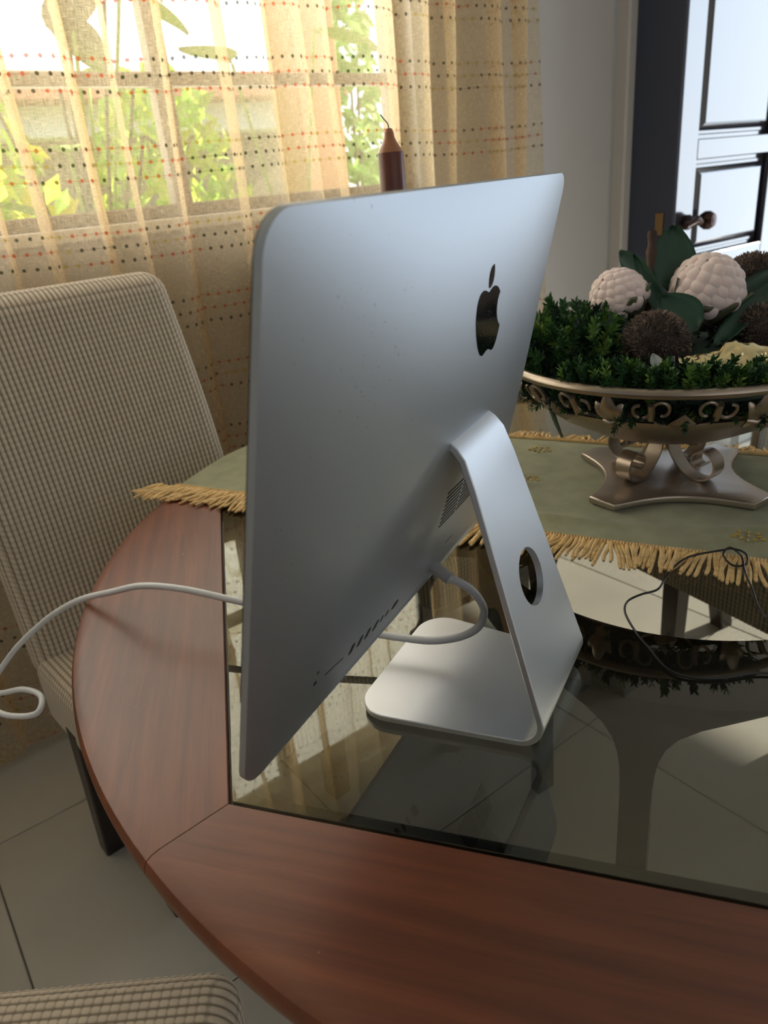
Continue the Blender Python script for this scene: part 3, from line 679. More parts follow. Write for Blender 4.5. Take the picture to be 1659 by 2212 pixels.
body = path((318.7, 268.7), [(-.2, -36.7, 16.4, -64.4, 50, -84.8), (-18.8, -26.9, -47.2, -41.7, -84.7, -44.6), (-35.5, -2.8, -74.3, 20.7, -88.5, 20.7), (-15, 0, -49.4, -19.7, -76.4, -19.7),
     (-55.8, .6, -115.1, 44.2, -115.1, 132.9), (0, 26.2, 4.8, 53.3, 14.4, 81.2), (12.8, 36.7, 59, 126.7, 107.2, 125.2), (25.2, -.6, 43, -17.9, 75.8, -17.9), (31.8, 0, 48.3, 17.9, 76.4, 17.9),
     (48.6, -.7, 90.4, -82.5, 102.6, -119.3), (-65.2, -30.7, -61.7, -90, -61.7, -91.9)])
leafp = path((262.1, 104.5), [(27.3, -32.4, 24.8, -61.9, 24, -72.5), (-24.1, 1.4, -52, 16.4, -67.9, 34.9), (-17.5, 19.8, -27.8, 44.3, -25.6, 71.9), (26.1, 2, 49.9, -11.4, 69.5, -34.3)])
def lmap(P): s_ = .0665/448; return [(.0085+(x-192)*s_, .3285-(y-32)*s_) for x, y in P][::-1]
def dense_patch(name, outline, m):
    # conforming emblem: fan of thin strips so that it follows the curved back
    import mathutils.geometry as mg
    tri = mg.tessellate_polygon([[Vector((u, v, 0)) for u, v in outline]])
    n = len(outline); V = [pan(u, v, wfun(u, v)+.0005) for u, v in outline]+[pan(u, v, wfun(u, v)-.001) for u, v in outline]
    F = [tuple(t) for t in tri]+[(k, (k+1) % n, n+(k+1) % n, n+k) for k in range(n)]
    o = obj(name, rel(V), F, m, pc, False); return o
o = dense_patch('emblem_body', lmap(body), LOGO); o['label'] = 'glossy black bitten apple emblem'
o = dense_patch('emblem_leaf', lmap(leafp), LOGO); o['label'] = 'glossy black leaf of the emblem'
for r_ in range(9):
    v = .1465-r_*.00435
    for a, b in ((-.0268, .0100), (.0125, .049)): patch('vent_slot', rr_small((a+b)/2, v, b-a, .0019), DARKSLOT)
patch('ethernet_port', rr_small(-.0685, .047, .010, .011), DARKSLOT)
for u in (-.083, -.0922): patch('display_port', rr_small(u, .0465, .0035, .008), DARKSLOT)
for u in (-.1022, -.1155, -.1277, -.1402): patch('usb_port', rr_small(u, .0455, .0052, .0135), DARKSLOT)
patch('card_slot', rr_small(-.1645, .0445, .025, .0013), DARKSLOT)
patch('audio_jack', rr_small(-.190, .0455, .0042, .0042), DARKSLOT)
patch('port_symbol', rr_small(-.190, .057, .0028, .0028), BLACKPLASTIC)
patch('socket_seam', rr_small(.034, .066, .018, .0009), DARKSLOT)
# stand: bent tapered strap with a cable hole
yb, yf, wb_, wf_, wt_ = -.1211, .0624, .1433, .1839, .0886; th = .0062; z0f = .003
prof = [(-.022, .2690), (-.0300, .2665), (-.0372, .2610), (-.0435, .2530)]
dl = Vector((.0485-.1211+.0, -.244)); a0 = Vector((-.0480, .2430)); a1 = Vector((yb+.0015, z0f+th/2)); dn = (a1-a0).normalized(); rb = .019
turn = pi-math.acos(max(-1, min(1, (-dn).dot(Vector((1, 0)))))); tl = rb*math.tan(turn/2)
p1 = a1-dn*tl; p2 = a1+Vector((tl, 0))
for k in range(1, 15): prof.append(tuple(a0.lerp(p1, k/15)))
cen = Vector((p2.x, p2.y+rb)); an1 = math.atan2(p1.y-cen.y, p1.x-cen.x); an2 = -pi/2
if an1 > 0: an1 -= 2*pi
for k in range(0, 11): a = an1+(an2-an1)*k/10; prof.append((cen.x+rb*cos(a), cen.y+rb*sin(a)))
for k in range(1, 10): prof.append((p2.x+(yf-.034-p2.x)*k/9, p2.y))
for k in range(1, 13): prof.append((yf-.034+.034*sin(pi/2*k/12), p2.y))
L = [0]
for i in range(1, len(prof)): L.append(L[-1]+math.dist(prof[i], prof[i-1]))
Lb = L[17+5]; V = []; F = []
for i, (y, z) in enumerate(prof):
    a = prof[max(0, i-1)]; b = prof[min(len(prof)-1, i+1)]; t = Vector((b[0]-a[0], b[1]-a[1])).normalized(); nn_ = Vector((t.y, -t.x))
    hw = (wt_+(wb_-wt_)*min(1, L[i]/Lb) if L[i] < Lb else wb_+(wf_-wb_)*(L[i]-Lb)/(L[-1]-Lb))/2
    rem = yf-y if i > 27 else 9
    if rem < .034: hw = hw-.034+sqrt(max(0, .034**2-(.034-rem)**2))
    e = .0008
    for x, q in ((-hw, th/2-e), (-hw+e, th/2), (hw-e, th/2), (hw, th/2-e), (hw, -th/2+e), (hw-e, -th/2), (-hw+e, -th/2), (-hw, -th/2+e)):
        V.append((x, y+nn_.x*q, z+nn_.y*q))
for i in range(len(prof)-1):
    for k in range(8): k2 = (k+1) % 8; F.append((i*8+k, i*8+k2, (i+1)*8+k2, (i+1)*8+k))
F.append(tuple(range(8))[::-1]); F.append(tuple((len(prof)-1)*8+k for k in range(8)))
st = obj('stand', V, F, ALU, pc, True, None, 30)
hc = a1-dn*.130; hn = Vector((0, dn.y, -dn.x))
ax = Vector((0, -dn.y, dn.x)); 
Vc, Fc = sweep([Vector((0, hc.x, hc.y))-ax*.03, Vector((0, hc.x, hc.y))+ax*.03], .0262, 48)
cut = obj('cutter', Vc, Fc, ALU, pc, False)
bm_ = st.modifiers.new('hole', 'BOOLEAN'); bm_.operation = 'DIFFERENCE'; bm_.object = cut; bm_.solver = 'EXACT'
bpy.context.view_layer.update(); dg = bpy.context.evaluated_depsgraph_get(); me2 = bpy.data.meshes.new_from_object(st.evaluated_get(dg)); st.modifiers.clear(); st.data = me2; me2.set_sharp_from_angle(angle=radians(30)); me2.name = 'stand'
bpy.data.objects.remove(cut)
V, F = slab([(x, y) for x, y in rrect(-.066, .066, -.100, yf-.006, .02)], 0.0, .0031, 0); obj('rubber_pad', V, F, BLACKPLASTIC, pc, False)

# ------------------------------------------------------------------ white power cable
pw = empty('power_cable', M(20, 16, 124), 0, 'thick white power cable plugged into the computer and looping off the left table edge', 'cable'); o0 = M(20, 16, 124)
def relc(P, o_=None): return [Vector(p)-(o_ or o0) for p in P]
path_ = [M(16.5, 3, 105), M(19, -8, 100), M(23, -17, 92), M(27, -25, 78), M(30, -27, 62), M(28, -20, 45), M(20, -2, 35), M(12, 25, 30), M(8, 55, 29), M(4, 86, 30), M(-3, 130, 34), M(-8, 190, 42), M(-14, 260, 48), M(-19, 325, 52), M(-24, 385, 48), M(-22, 445, 27), M(-22, 503, 6), M(-16, 560, -24), M(-14, 617, -60), M(-30, 672, -105),
         M(-48, 712, -150), M(-62, 730, -172), M(-60, 700, -172), M(-50, 655, -160), M(-52, 615, -160), M(-75, 600, -168), M(-90, 640, -172), M(-95, 700, -170), M(-120, 790, -200), M(-170, 860, -330), M(-230, 900, -560), M(-280, 930, -740), M(-420, 990, -755)]
mb = MB(); mb.add(*sweep(relc(spline(path_, 9)), .0041, 14)); mb.build('cable', WHITEPLASTIC, pw)
mb = MB(); mb.add(*sweep(relc([M(20.5, 31, 117), M(19, 16, 111), M(16, 1, 104.5)]), [.0064, .0062, .0060], 24)); mb.build('plug', GREYPLASTIC, pw)

# ------------------------------------------------------------------ table runner with gold fringe
rn = empty('table_runner', M(522, 160, 0), 0, 'sage green velvet table runner with gold rope fringe under the flower bowl', 'runner'); ro = M(522, 160, 0)
from mathutils import noise
X0, X1, Y0, Y1 = .332, .712, -.56, .765
def nz(x, y, z=0): return noise.noise(Vector((x, y, z)))
def runz(x, y):
    d = math.hypot(x-TC.x, y-TC.y)-.832
    ed = min(1, max(0, (x-X0)/.05))*min(1, max(0, (X1-x)/.03))
    bx = math.hypot(x-.585, y+.116); fl_ = min(1, max(0, (bx-.175)/.06)); fl_ *= min(1, max(0, (math.hypot(x-.511, y-.278)-.05)/.04))
    h = .0035+ed*fl_*(.0075*max(0, nz(x*5+y*2, y*6-x*3, 1)+.25)+.010*max(0, 1-abs((y-.05)*.9+(x-.50)*1.0+.03*nz(x*6, y*6, 3))/.022)**1.3*(1 if x < .66 else .3)+.008*max(0, 1-abs((x-.415)+.12*(y+.25)+.012*nz(y*8, x*3, 5))/.02)**1.4)
    if d > 0: h -= min(d*2.4, .5) if d > .012 else d*d*100
    return h
nx_, ny_ = 90, 260; V = []; F = []
for j in range(ny_+1):
    for i in range(nx_+1):
        x = X0+(X1-X0)*i/nx_; y = Y0+(Y1-Y0)*j/ny_
        y2 = y; x2 = x+.004*nz(y*7, 3)*(1 if i < 3 or i > nx_-3 else 1)
        V.append(Vector((x2, y2, TZ+runz(x, y)))-ro)
top = len(V)
F = [(j*(nx_+1)+i, j*(nx_+1)+i+1, (j+1)*(nx_+1)+i+1, (j+1)*(nx_+1)+i) for j in range(ny_) for i in range(nx_)]
o = obj('cloth', V, F, SAGE, rn, True); sm = o.modifiers.new('thickness', 'SOLIDIFY'); sm.thickness = .0018; sm.offset = -1
def edgex(x, y): return x+.004*nz(y*7, 3)
def rope(kind):
    rr = random.Random(kind); Lh = rr.uniform(.047, .062); P = []; R = []; m = 44; cu = rr.uniform(-.15, .15); c2 = rr.uniform(-.22, .22)
    for i in range(m+1):
        t = i/m; P.append((-Lh*t, (cu*t+c2*t*t)*.024+.0012*sin(t*5+kind), .0012*sin(t*7+kind*2)+.0016)); R.append(.0027*(1 if t < .93 else .75)*(.80+.26*abs(sin(i*pi/3.4))))
    V, F = sweep(P, R, 6); return meshdata('fringe_strand', V, F, GOLDTHREAD)
ropes = [rope(k) for k in range(10)]
rr = random.Random(5); y = -.30
def strand(x, y, z, ang, tilt=0):
    o = link('fringe_strand', ropes[rr.randrange(10)], rn, Vector((x, y, z))-ro, (0, tilt, ang))
while y < .70:
    z = TZ+max(.0022, runz(X0+.003, y)); dd = math.hypot(X0-.03-TC.x, y-TC.y)
    clump = .20*sin(y*41)+.12*sin(y*113+1)
    strand(edgex(X0, y)-.003, y, z+.0012*rr.random(), clump+rr.uniform(-.06, .06)-(.40*max(0, (y-.45)/.22)), -.03)
    y += .0046
for k in range(12):     # corner strands at the runner's end
    a = -.45-1.0*k/11; strand(X0+.002+.004*k, .705+.002*k, TZ+runz(X0+.01, .70)-.004, a, -.75)
y = -.34
while y < .28:
    strand(edgex(X1, y)+.003, y, TZ+.004+.002*rr.random(), pi+rr.uniform(-.35, .35)+.3*sin(y*70), -.18); y += .0078
for x_, s_ in ((X0, -1), (X1, 1)):      # woven braid along both edges
    P = []; y = Y0
    while y <= .765: P.append(Vector((edgex(x_, y)+s_*.001, y, TZ+max(.001 if y < .66 else -9, runz(x_-s_*.003, y))+.0022))-ro); y += .008
    mb = MB(); mb.add(*sweep(P, .0028, sect=[(.55, -1.5), (.55, 1.5), (-.55, 1.5), (-.55, -1.5)], up=(0, 0, 1)))
    for k in range(len(P)-1):
        for q in (.0, .5):
            c = P[k].lerp(P[k+1], q); mb.add(*sweep([c+Vector((-.004, 0, .0014)), c+Vector((0, .0005, .0028)), c+Vector((.004, 0, .0014))], .0011, 5))
    mb.build('braid', GOLDTHREAD, rn)
def emb(x, y):
    mb = MB(); rr2 = random.Random(int(x*1000)); z = runz(x, y)
    for k in range(11):
        a = 2*pi*k/10; r = .0 if k == 10 else .009+.003*(k % 2); c = Vector((x+r*cos(a), y+r*sin(a)*1.5, TZ+runz(x+r*cos(a), y+r*sin(a))+.0012))-ro
        mb.add(*sweep([c-Vector((.0025*cos(a), .003*sin(a), 0)), c+Vector((.0025*cos(a), .003*sin(a), .0004))], .0016, 6))
    mb.build('embroidered_flower', GOLDEMB, rn)
for x, y in ((.655, .098), (.515, .078), (.43, .47), (.60, .40), (.39, -.25)): emb(x, y)

# ------------------------------------------------------------------ champagne metal bowl on scroll stand
bo = M(585, -116, 0); bw = empty('footed_bowl', bo+Vector((0, 0, .004)), 0, 'champagne metal footed bowl with scroll filigree rim holding the flowers', 'bowl'); ang = radians(17)
def bl(P): return P
HS = .129; O = []      # square base plate with concave sides and clipped corners
for k in range(4):
    a = pi/2*k; c, s_ = cos(a), sin(a)
    side = [(HS-.004, -HS+.036)]
    for i in range(1, 12):
        t = i/12; yy = (-HS+.036)+(2*HS-.072)*t; side.append((HS-.004-.030*sin(pi*t), yy))
    side.append((HS-.004, HS-.036)); side.append((HS-.036, HS-.004))
    O += [(x*c-y*s_, x*s_+y*c) for x, y in side[:-1]]
O2 = []
for x, y in O: O2.append((x*cos(ang)-y*sin(ang)-.012, x*sin(ang)+y*cos(ang)-.012))
V, F = slab(O2, .0015, .0125, .003, 3); obj('base_plate', V, F, CHAMPP, bw, True, None, 40)
for k in range(4):
    a = ang+pi/4+pi/2*k; c, s_ = cos(a), sin(a)
    P = [(.010, .086), (.012, .078), (.017, .063), (.027, .045), (.044, .028), (.063, .021), (.083, .025), (.094, .040), (.090, .058), (.074, .066), (.060, .058), (.059, .046), (.068, .041), (.074, .046)]
    P = [(r*c, r*s_, z+.0) for r, z in spline([(p_[0], p_[1], 0) for p_ in P], 5) for r, z in [(r, z)]] if 0 else [(q.x*c, q.x*s_, q.y-.0065) for q in spline([(p_[0], p_[1], 0) for p_ in P], 5)]
    mb = MB(); sd = Vector((-s_, c, 0)); V = []; F = []; n = len(P)
    Pv = [Vector(p_) for p_ in P]
    for i in range(n):
        t = (Pv[min(n-1, i+1)]-Pv[max(0, i-1)]).normalized(); nn_ = t.cross(sd); hw = .0125 if i > 12 else .006+.0065*i/12
        for u, v in ((-1, -1), (1, -1), (1, 1), (-1, 1)): V.append(Pv[i]+sd*hw*u+nn_*.0014*v)
    for i in range(n-1):
        for q in range(4): q2 = (q+1) % 4; F.append((i*4+q, i*4+q2, (i+1)*4+q2, (i+1)*4+q))
    F += [(0, 1, 2, 3), tuple((n-1)*4+q for q in range(4))]
    mb.add(V, F); mb.build('scroll', CHAMP, bw)
prof = [(0, .070), (.03, .071), (.075, .079), (.12, .094), (.165, .117), (.193, .137), (.206, .148), (.207, .151), (.203, .1515), (.19, .142), (.16, .121), (.115, .098), (.07, .083), (0, .075)]
V, F = lathe(prof, 72); obj('dish', V, F, CHAMP, bw, True, None, 60)
ring = lambda R, z, r, seg=96: lathe([(R+r*cos(a), z+r*sin(a)) for a in [2*pi*k/12 for k in range(13)]], seg)
RZ = .197; V, F = ring(.235, RZ, .0068); obj('rim', V, F, CHAMP, bw)
def onb(a, h, o_=0): r = .206+.029*h+o_; return Vector((r*cos(a), r*sin(a), .150+(RZ-.150)*h))
for k in range(8):
    a0 = radians(215+45*k)
    # fleur ornament: three leaves and a boss
    mb = MB()
    for da, hh, ww, ln in ((0, .95, .010, 0), (-.075, .72, .0065, 1), (.075, .72, .0065, 1)):
        P = [onb(a0+da*t*(1.2-t*.2), .02+(hh)*t*(1 if not ln else (1.25-.35*t)), .004+.006*sin(pi*t)) for t in [i/9 for i in range(10)]]
        R = [ww*(.25+.9*sin(pi*min(1, .15+t*.85))) for t in [i/9 for i in range(10)]]
        V, F = sweep(P, R, sect=[(cos(q)*.35, sin(q)) for q in [2*pi*i/10 for i in range(10)]], up=(cos(a0), sin(a0), 0)); mb.add(V, F)
    mb.add(*sweep([onb(a0-.045, .10, .008), onb(a0, .06, .013), onb(a0+.045, .10, .008)], .0035, 8))
    mb.add(*sweep([onb(a0, -.25, -.004), onb(a0, .0, .006), onb(a0, .15, .006)], [.002, .006, .004], 8)); mb.build('fleur_ornament', CHAMP, bw)
    ad = a0+radians(22.5)
    V = [onb(ad-.075, .08, .006), onb(ad, .42, .010), onb(ad+.075, .08, .006), onb(ad, -.28, .002), onb(ad, .08, .016), onb(ad-.075, .02, 0), onb(ad, .42, 0), onb(ad+.075, .02, 0), onb(ad, -.28, -.004)]
    mb = MB(); mb.add(V, [(0, 4, 1), (1, 4, 2), (2, 4, 3), (3, 4, 0), (5, 0, 1, 6), (6, 1, 2, 7), (7, 2, 3, 8), (8, 3, 0, 5)]); mb.build('diamond_leaf', CHAMP, bw, False)
    for sg in (-1, 1):
        at = a0+sg*radians(12.8)
        sc_ = []
        for t in [i/26 for i in range(27)]:      # curl towards the diamond
            q = -.6+t*5.6; rr_ = 1-.42*t; sc_.append(onb(at+sg*(.055+.052*rr_*-cos(q)), .52+.30*rr_*sin(q), .005))
        mb = MB(); mb.add(*sweep([onb(at, .35, .005)]+sc_, .0024, 8)); mb.build('scroll_wire', CHAMP, bw)
        sc_ = []
        for t in [i/26 for i in range(27)]:      # curl towards the fleur
            q = -.4+t*5.2; rr_ = 1-.40*t; sc_.append(onb(at-sg*(.060+.052*rr_*-cos(q)), .48-.28*rr_*sin(q), .005))
        mb = MB(); mb.add(*sweep([onb(at, .55, .005)]+sc_, .0024, 8)); mb.build('scroll_wire', CHAMP, bw)
        mb = MB(); mb.add(*sweep([onb(at, .22, .005), onb(at, .70, .005)], [.0046, .0046], 10)); mb.build('clasp', CHAMP, bw)
        mb = MB(); mb.add(*sweep([onb(at, .3, .004), onb(at+sg*.03, .06, .004), onb(at+sg*.09, -.02, .003)], .0022, 7)); mb.build('scroll_wire', CHAMP, bw)

# ------------------------------------------------------------------ what lies in the bowl
def leafmesh(L, W, cup=.25, curl=.2, n=12, thick=.0009):
    V = []; F = []; m = 6
    for i in range(n+1):
        t = i/n; hw = W/2*max(.02, sin(pi*min(1, t**.85)))**.75*(1 if t < .97 else .5)
        for j in range(m+1):
            q = -1+2*j/m; V.append((hw*q, L*t, cup*W*q*q*.5*(1-.3*t)-curl*L*t*t+(-.0012 if abs(q) < .2 else 0)))
    F = [(i*(m+1)+j, i*(m+1)+j+1, (i+1)*(m+1)+j+1, (i+1)*(m+1)+j) for i in range(n) for j in range(m)]
    k = len(V); V += [(v[0], v[1], v[2]-thick) for v in V]; F += [tuple(q+k for q in f)[::-1] for f in F]
    rim = [j for j in range(m+1)]+[(i)*(m+1)+m for i in range(1, n+1)]+[n*(m+1)+j for j in range(m-1, -1, -1)]+[i*(m+1) for i in range(n-1, 0, -1)]
    F += [(rim[i], rim[i-1], rim[i-1]+k, rim[i]+k) for i in range(len(rim))]
    return V, F
def orient(base, tip, face):
    b = Vector(base); y = (Vector(tip)-b).normalized(); z = Vector(face); z = (z-y*z.dot(y)).normalized(); x = y.cross(z)
    return Matrix(((x.x, y.x, z.x, b.x), (x.y, y.y, z.y, b.y), (x.z, y.z, z.z, b.z), (0, 0, 0, 1)))
CAMD = Vector((-.8, -.45, .35))
def leaf(parent, base, tip, W, face=CAMD, cup=.25, curl=.12, m=LEAF):
    b, t = M(*base), M(*tip); V, F = leafmesh((t-b).length, W, cup, curl); po = parent.location
    mt = orient(b-po, t-po, face); return obj('leaf', xf(V, mt), F, m, parent)
br = empty('magnolia_branch', M(601, -77, 175), 0, 'brown cut branch with upright dark green magnolia leaves between the pink buds', 'branch')
mb = MB(); P = [M(598, -80, 175)-br.location, M(604, -78, 250)-br.location, M(630, -76, 300)-br.location, M(652, -72, 361)-br.location]
Ps = spline(P, 8); mb.add(*sweep(Ps, [.0062+.0016*(i % 5 == 0)+.0008*sin(i*1.7) for i in range(len(Ps))], 12)); mb.build('stick', BARK, br)
leaf(br, (634, -106, 272), (684, -98, 368), .068, CAMD, .3, .05)
leaf(br, (652, -72, 280), (682, -24, 338), .052, Vector((-.5, -.6, .5)))
leaf(br, (592, -112, 240), (618, -52, 334), .026, Vector((-.6, .2, .7)), .5, -.02)
leaf(br, (556, -152, 232), (566, -100, 284), .062, Vector((-.8, -.3, .55)), .35, .1)
leaf(br, (598, 0, 262), (574, 40, 274), .020, Vector((-.3, -.2, 1)))
leaf(br, (556, -66, 236), (534, -8, 268), .030, Vector((-.6, -.3, .8)))
leaf(br, (606, 24, 245), (586, 66, 258), .014, Vector((-.3, -.2, 1)))
leaf(br, (574, -176, 205), (668, -246, 292), .034, Vector((-.7, .1, .8)), .4, .04)
leaf(br, (590, -170, 212), (640, -262, 256), .026, Vector((-.7, .1, .8)), .4, .04)
leaf(br, (650, -190, 240), (690, -246, 300), .045, Vector((-.7, -.2, .6)), .3, .04)
leaf(br, (640, -130, 235), (605, -118, 300), .028, Vector((-.7, -.3, .2)), .4, .04)
# puffy bud scale
def petalmesh():
    V = []; F = []; n, m = 7, 8
    for i in range(n+1):
        t = i/n; hw = .0092*sin(pi*min(1, .12+t*.86))**.7
        for j in range(m+1):
            q = -1+2*j/m; V.append((hw*q, .022*t-.004, .0075*sqrt(max(0, 1-q*q))*sin(pi*min(1, .1+.85*t))-.001))
    F = [(i*(m+1)+j, i*(m+1)+j+1, (i+1)*(m+1)+j+1, (i+1)*(m+1)+j) for i in range(n) for j in range(m)]
    return V, F
pV, pF = petalmesh(); petal_me = meshdata('petal', pV, pF, None, True, None, [PETAL, PETALTIP], [1 if (i//8) >= 6 and (i % 8) in (3, 4) else 0 for i in range(len(pF))])
def protea(c, axis, R, label, nsep, seed):
    r = empty('protea_bud', M(*c), 0, label, 'flower', 'pink protea buds in the bowl'); rr = random.Random(seed)
    ax = Vector(axis).normalized(); q0 = ax.to_track_quat('Z', 'Y').to_matrix()
    V, F = lathe([(R*.99*sin(pi*i/16)*.9, -R*.99*cos(pi*i/16)*.94) for i in range(17)], 24); obj('core', [q0 @ Vector(v) for v in V], F, PETAL, r)
    N = 88
    for k in range(N):
        zz = 1-1.55*(k+.5)/N; a = k*2.399963; s_ = sqrt(1-zz*zz); nrm = Vector((s_*cos(a), s_*sin(a), zz))
        upv = (Vector((0, 0, 1))-nrm*zz); upv = upv.normalized() if upv.length > 1e-3 else Vector((1, 0, 0))
        pos = Vector((nrm.x*R*.9, nrm.y*R*.9, nrm.z*R*.96)); x = upv.cross(nrm); mt = Matrix((x, upv, nrm)).transposed(); mt = q0 @ mt @ Matrix.Rotation(rr.uniform(-.15, .15), 3, 'Z')
        o = link('petal', petal_me, r); sc = R/.036*(.8+.25*(1-zz)/1.55*1.4)*rr.uniform(.92, 1.08)
        o.matrix_local = Matrix.Translation(q0 @ (pos-upv*.006*R/.04)) @ (mt @ Matrix.Rotation(-.06, 3, 'X')).to_4x4() @ Matrix.Scale(sc, 4)
    for k in range(nsep):
        a = 2*pi*k/nsep+.3; d = Vector((cos(a), sin(a), 0)); b = q0 @ Vector((d.x*R*.35, d.y*R*.35, -R*1.12)); t = q0 @ Vector((d.x*R*1.06, d.y*R*1.06, -R*.22+rr.uniform(-.1, .2)*R))
        V, F = leafmesh((t-b).length*1.05, R*.85, -.35, -.18); obj('sepal', xf(V, orient(b, t, q0 @ d)), F, SEPAL, r)
    P = [q0 @ Vector((0, 0, -R*1.0)), q0 @ Vector((0, 0, -R*1.6)), q0 @ Vector((0, 0, -R*2.2))]; mb = MB(); mb.add(*sweep(P, .006, 10)); mb.build('stem', STEMM, r)
protea((597, -38, 276), (-.15, .62, .8), .040, 'smaller pink protea bud at the left of the branch, tilted left', 7, 1)
protea((640, -154, 277), (-.10, .18, 1), .0495, 'larger pink protea bud right of the upright magnolia leaf', 8, 2)
def seedball(c, R, label, n=2300, seed=1):
    r = empty('seed_ball', M(*c), 0, label, 'ornament', 'brown spiky seed balls in the bowl'); rr = random.Random(seed)
    V, F = lathe([(R*.93*sin(pi*i/20), -R*.93*cos(pi*i/20)) for i in range(21)], 30); obj('core', V, F, SPIKECORE, r)
    mb = MB()
    for k in range(n):
        z = 1-2*(k+.5)/n; a = k*2.399963; s_ = sqrt(1-z*z); nrm = Vector((s_*cos(a), s_*sin(a), z))+Vector((rr.uniform(-.12, .12), rr.uniform(-.12, .12), rr.uniform(-.12, .12))); nrm.normalize(); x = nrm.orthogonal().normalized(); y = nrm.cross(x); L = R*rr.uniform(.99, 1.045); w_ = .00115*rr.uniform(.8, 1.3)
        lean = (x*rr.uniform(-1, 1)+y*rr.uniform(-1, 1))*.0022; b = nrm*R*.91; ph = rr.uniform(0, 2)
        V = [b+(x*cos(ph+q)+y*sin(ph+q))*w_ for q in (0, 2.09, 4.19)]+[nrm*L+lean+(x*cos(ph+q)+y*sin(ph+q))*w_*.45 for q in (0, 2.09, 4.19)]
        mb.add(V, [(0, 1, 4, 3), (1, 2, 5, 4), (2, 0, 3, 5), (3, 4, 5)])
    o = mb.build('spikes', SPIKE, r, False); tag(o, kind='stuff')
seedball((522, -103, 222), .0475, 'brown spiky seed ball in the middle front, below the branch', seed=1)
seedball((632, -236, 214), .047, 'brown spiky seed ball at the right edge of the picture, lower one', seed=2)
seedball((765, -208, 268), .047, 'brown spiky seed ball at the back right behind the larger bud', seed=3)
# juniper greenery
def sprigmesh(seed, n=26, L=.020):
    rr = random.Random(seed); V = []; F = []
    for k in range(n):
        h = L*1.5*(k/n); a = k*2.4+rr.random(); up = .5+.9*(k/n); d = Vector((cos(a), sin(a), up)).normalized(); s_ = d.orthogonal().normalized(); q = L*.62*rr.uniform(.75, 1.2)*(1.1-.35*k/n); b = Vector((0, 0, h)); i = len(V); nn_ = d.cross(s_)
        V += [b-s_*.0012, b+s_*.0012, b+d*q*.55+s_*.0019+nn_*.0008, b+d*q, b+d*q*.55-s_*.0019+nn_*.0008]; F += [(i, i+1, i+2, i+4), (i+4, i+2, i+3)]
    return V, F
gr = empty('juniper_greenery', M(520, 0, 190), 0, 'dark green artificial juniper sprigs filling the left side of the bowl', 'greenery')
sm_ = [sprigmesh(k) for k in range(5)]; mb = MB(); rr = random.Random(3)
def sprig(p, d, s_, mi):
    V, F = sm_[rr.randrange(5)]; q = Vector(d).to_track_quat('Z', 'Y').to_matrix().to_4x4() @ Matrix.Rotation(rr.uniform(0, 6), 4, 'Z'); mt = Matrix.Translation(Vector(p)-gr.location) @ q @ Matrix.Scale(s_, 4); mb.add(xf(V, mt), F, mi)
cent = M(545, -5, 175)
for k in range(430):      # mound at the left
    u = rr.uniform(0, 1); a = rr.uniform(0, 2*pi); el = math.asin(rr.uniform(-.1, 1)); d = Vector((cos(el)*cos(a), cos(el)*sin(a), sin(el)))
    p = cent+Vector((d.x*.085, d.y*.095, d.z*.072+.012))*rr.uniform(.55, 1)+Vector((0, .012, 0))
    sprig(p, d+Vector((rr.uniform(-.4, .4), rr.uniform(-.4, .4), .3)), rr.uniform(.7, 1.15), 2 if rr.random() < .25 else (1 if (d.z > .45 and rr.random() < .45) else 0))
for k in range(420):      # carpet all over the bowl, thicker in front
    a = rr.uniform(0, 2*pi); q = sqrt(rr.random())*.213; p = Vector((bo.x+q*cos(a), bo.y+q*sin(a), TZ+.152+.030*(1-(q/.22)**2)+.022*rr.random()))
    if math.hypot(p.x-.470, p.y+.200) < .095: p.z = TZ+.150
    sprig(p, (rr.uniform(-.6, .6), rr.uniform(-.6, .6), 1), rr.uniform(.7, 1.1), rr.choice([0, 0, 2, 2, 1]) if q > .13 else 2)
for k in range(150):      # front left edge tips peeking over the rim
    a = radians(rr.uniform(150, 225)); q = rr.uniform(.17, .222); p = Vector((bo.x+q*cos(a), bo.y+q*sin(a), TZ+.185+.022*rr.random()))
    sprig(p, (cos(a)*.6, sin(a)*.6, 1), rr.uniform(.8, 1.15), rr.choice([0, 0, 1]))
for k in range(110):      # poking through the filigree
    a = radians(rr.uniform(100, 300)); q = rr.uniform(.195, .212); p = Vector((bo.x+q*cos(a), bo.y+q*sin(a), TZ+rr.uniform(.155, .182)))
    sprig(p, (cos(a), sin(a), rr.uniform(-.8, .2)), rr.uniform(.55, .8), rr.choice([0, 2]))
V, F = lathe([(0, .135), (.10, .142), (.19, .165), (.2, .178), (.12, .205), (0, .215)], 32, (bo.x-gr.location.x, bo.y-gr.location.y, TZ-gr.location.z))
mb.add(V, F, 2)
o = mb.build('sprigs', MOSS, gr, False); tag(o, kind='stuff')
mb = MB(); gl_ = gr.location; mb.add(*sweep([M(428, 10, 176)-gl_, M(416, 14, 160)-gl_, M(411, 6, 142)-gl_, M(405, -6, 119)-gl_], [.0028, .0042, .0034, .0018], 8)); mb.build('hanging_stem', STEMM, gr)
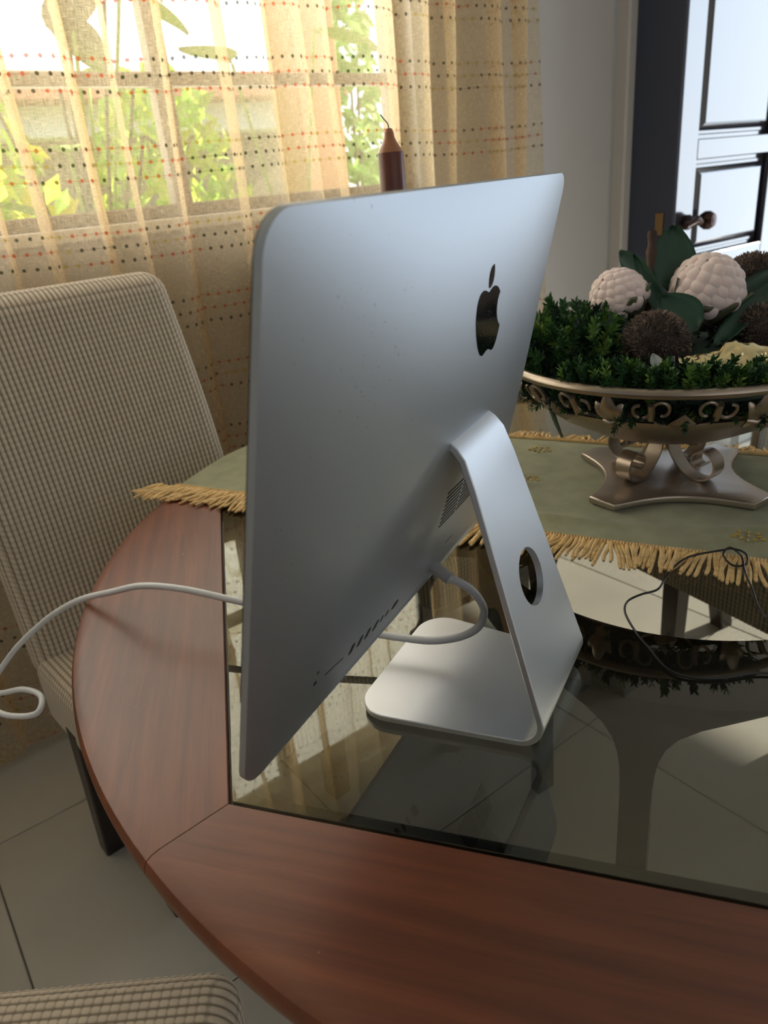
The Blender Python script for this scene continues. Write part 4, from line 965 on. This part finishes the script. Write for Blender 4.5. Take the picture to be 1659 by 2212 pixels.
# hammered gold leaf dish and grey-white leaf sprig
def goldleaf():
    V = []; F = []; n, m = 40, 22; ctr = M(505, -198, 203); rt_ = Vector((.455, -.886, .04)).normalized(); bk = Vector((.62, .32, .72)).normalized(); up = rt_.cross(bk)
    rr = random.Random(8); dents = [(rr.uniform(-1, 1), rr.uniform(-1, 1)) for _ in range(34)]
    for i in range(n+1):
        for j in range(m+1):
            u, v = -1+2*i/n, -1+2*j/m; wv = (1-abs(u)**3*.6)*(1+.10*sin(u*9)+.06*sin(u*23)); d = min((u-a)**2*4+(v-b)**2 for a, b in dents)
            h = .010*(1-v*v)*(1-u*u*.6)-.0045*math.exp(-d/.03)+.010*max(0, abs(u)-.8)*3
            V.append(ctr+rt_*(.064*u)+bk*(.026*v*wv+.006*sin(u*4))-up*-h)
    F = [(i*(m+1)+j, i*(m+1)+j+1, (i+1)*(m+1)+j+1, (i+1)*(m+1)+j) for i in range(n) for j in range(m)]
    return V, F, ctr
V, F, c = goldleaf(); e_ = link('gold_leaf', meshdata('gold_leaf', [v-c for v in V], F, GOLDLEAF), None, c); s_ = e_.modifiers.new('t', 'SOLIDIFY'); s_.thickness = .0012
tag(e_, 'hammered shiny gold leaf lying in the front right of the bowl', 'ornament')
wl_ = empty('white_leaf_sprig', M(421, -126, 200), 0, 'small grey-white leaf sprig at the front rim below the seed ball', 'leaves')
for b, t, W in (((416, -128, 212), (412, -143, 232), .017), ((416, -128, 212), (430, -114, 232), .016), ((416, -127, 207), (410, -150, 209), .019), ((416, -128, 210), (414, -108, 213), .015), ((416, -126, 206), (408, -112, 203), .017)):
    leaf(wl_, b, t, W, CAMD, .3, .05, WHITELEAF)
mb = MB(); mb.add(*sweep([M(436, -122, 180)-wl_.location, M(416, -128, 213)-wl_.location], .0012, 6)); mb.build('stem', WHITELEAF, wl_)

# ------------------------------------------------------------------ candle on turned candlestick
cs = M(511, 278, 5.0)
ck = empty('candlestick', cs, 0, 'turned dark candlestick standing on the runner behind the computer', 'candlestick')
prof = [(0, 0), (.052, 0), (.055, .006), (.050, .014), (.034, .022), (.022, .034), (.016, .05), (.024, .064), (.030, .076), (.022, .09), (.013, .105), (.012, .16), (.018, .19), (.026, .205), (.018, .22), (.012, .235), (.013, .29), (.022, .315), (.034, .327), (.036, .334), (.030, .338), (.022, .337), (0, .336)]
V, F = lathe(prof, 40); obj('stem', V, F, DARKWOOD, ck, True, None, 50)
cn = empty('candle', cs+Vector((0, 0, .3375)), 0, 'unlit brown candle with curved wick rising behind the computer', 'candle')
CH = .158; prof = [(0, 0), (.0185, 0), (.0190, .004), (.0190, CH-.001), (.0186, CH), (.0180, CH), (.0172, CH-.001)]
V, F = lathe(prof, 40); obj('wax_body', V, F, WAX, cn, True, None, 40)
prof = [(.0178, CH-.002), (.0176, CH), (.0150, CH+.006), (.0105, CH+.013), (.0078, CH+.019), (.0068, CH+.026), (.0045, CH+.031), (0, CH+.032)]
V, F = lathe(prof, 32); o = obj('wax_tip', V, F, WAXTIP, cn); o['label'] = 'paler moulded candle tip'
mb = MB(); mb.add(*sweep(spline([(0, 0, CH+.028), (.0005, .001, CH+.037), (-.002, .006, CH+.044), (-.003, .010, CH+.050)], 5), .0009, 8)); mb.build('wick', mat('wick_string', (.12, .13, .10), .8), cn)

# ------------------------------------------------------------------ thin black cable on the glass
bo_ = M(200, -150, 1.6); P = [(109, -345, 1.6), (109, -283, 1.6), (87, -245, 1.6), (78, -217, 1.6), (84, -195, 1.6), (114, -173, 1.6), (135, -158, 1.6), (172, -139, 1.6), (197, -137, 1.6), (217, -148, 1.6), (234, -164, 2), (262, -168, 2), (288, -175, 6), (306, -190, 13), (329, -222, 15), (338, -236, 15), (330, -250, 14), (308, -252, 12), (300, -238, 12), (314, -226, 17), (330, -232, 20), (318, -246, 16), (294, -251, 11), (268, -260, 5), (211, -278, 1.8), (170, -330, 1.6)]
V, F = sweep([v-bo_ for v in spline([M(*q) for q in P], 8)], .0013, 8)
o = link('thin_cable', meshdata('thin_cable', V, F, BLACKPLASTIC), None, bo_); tag(o, 'thin black cable curling over the glass and the gold fringe at the right', 'cable')
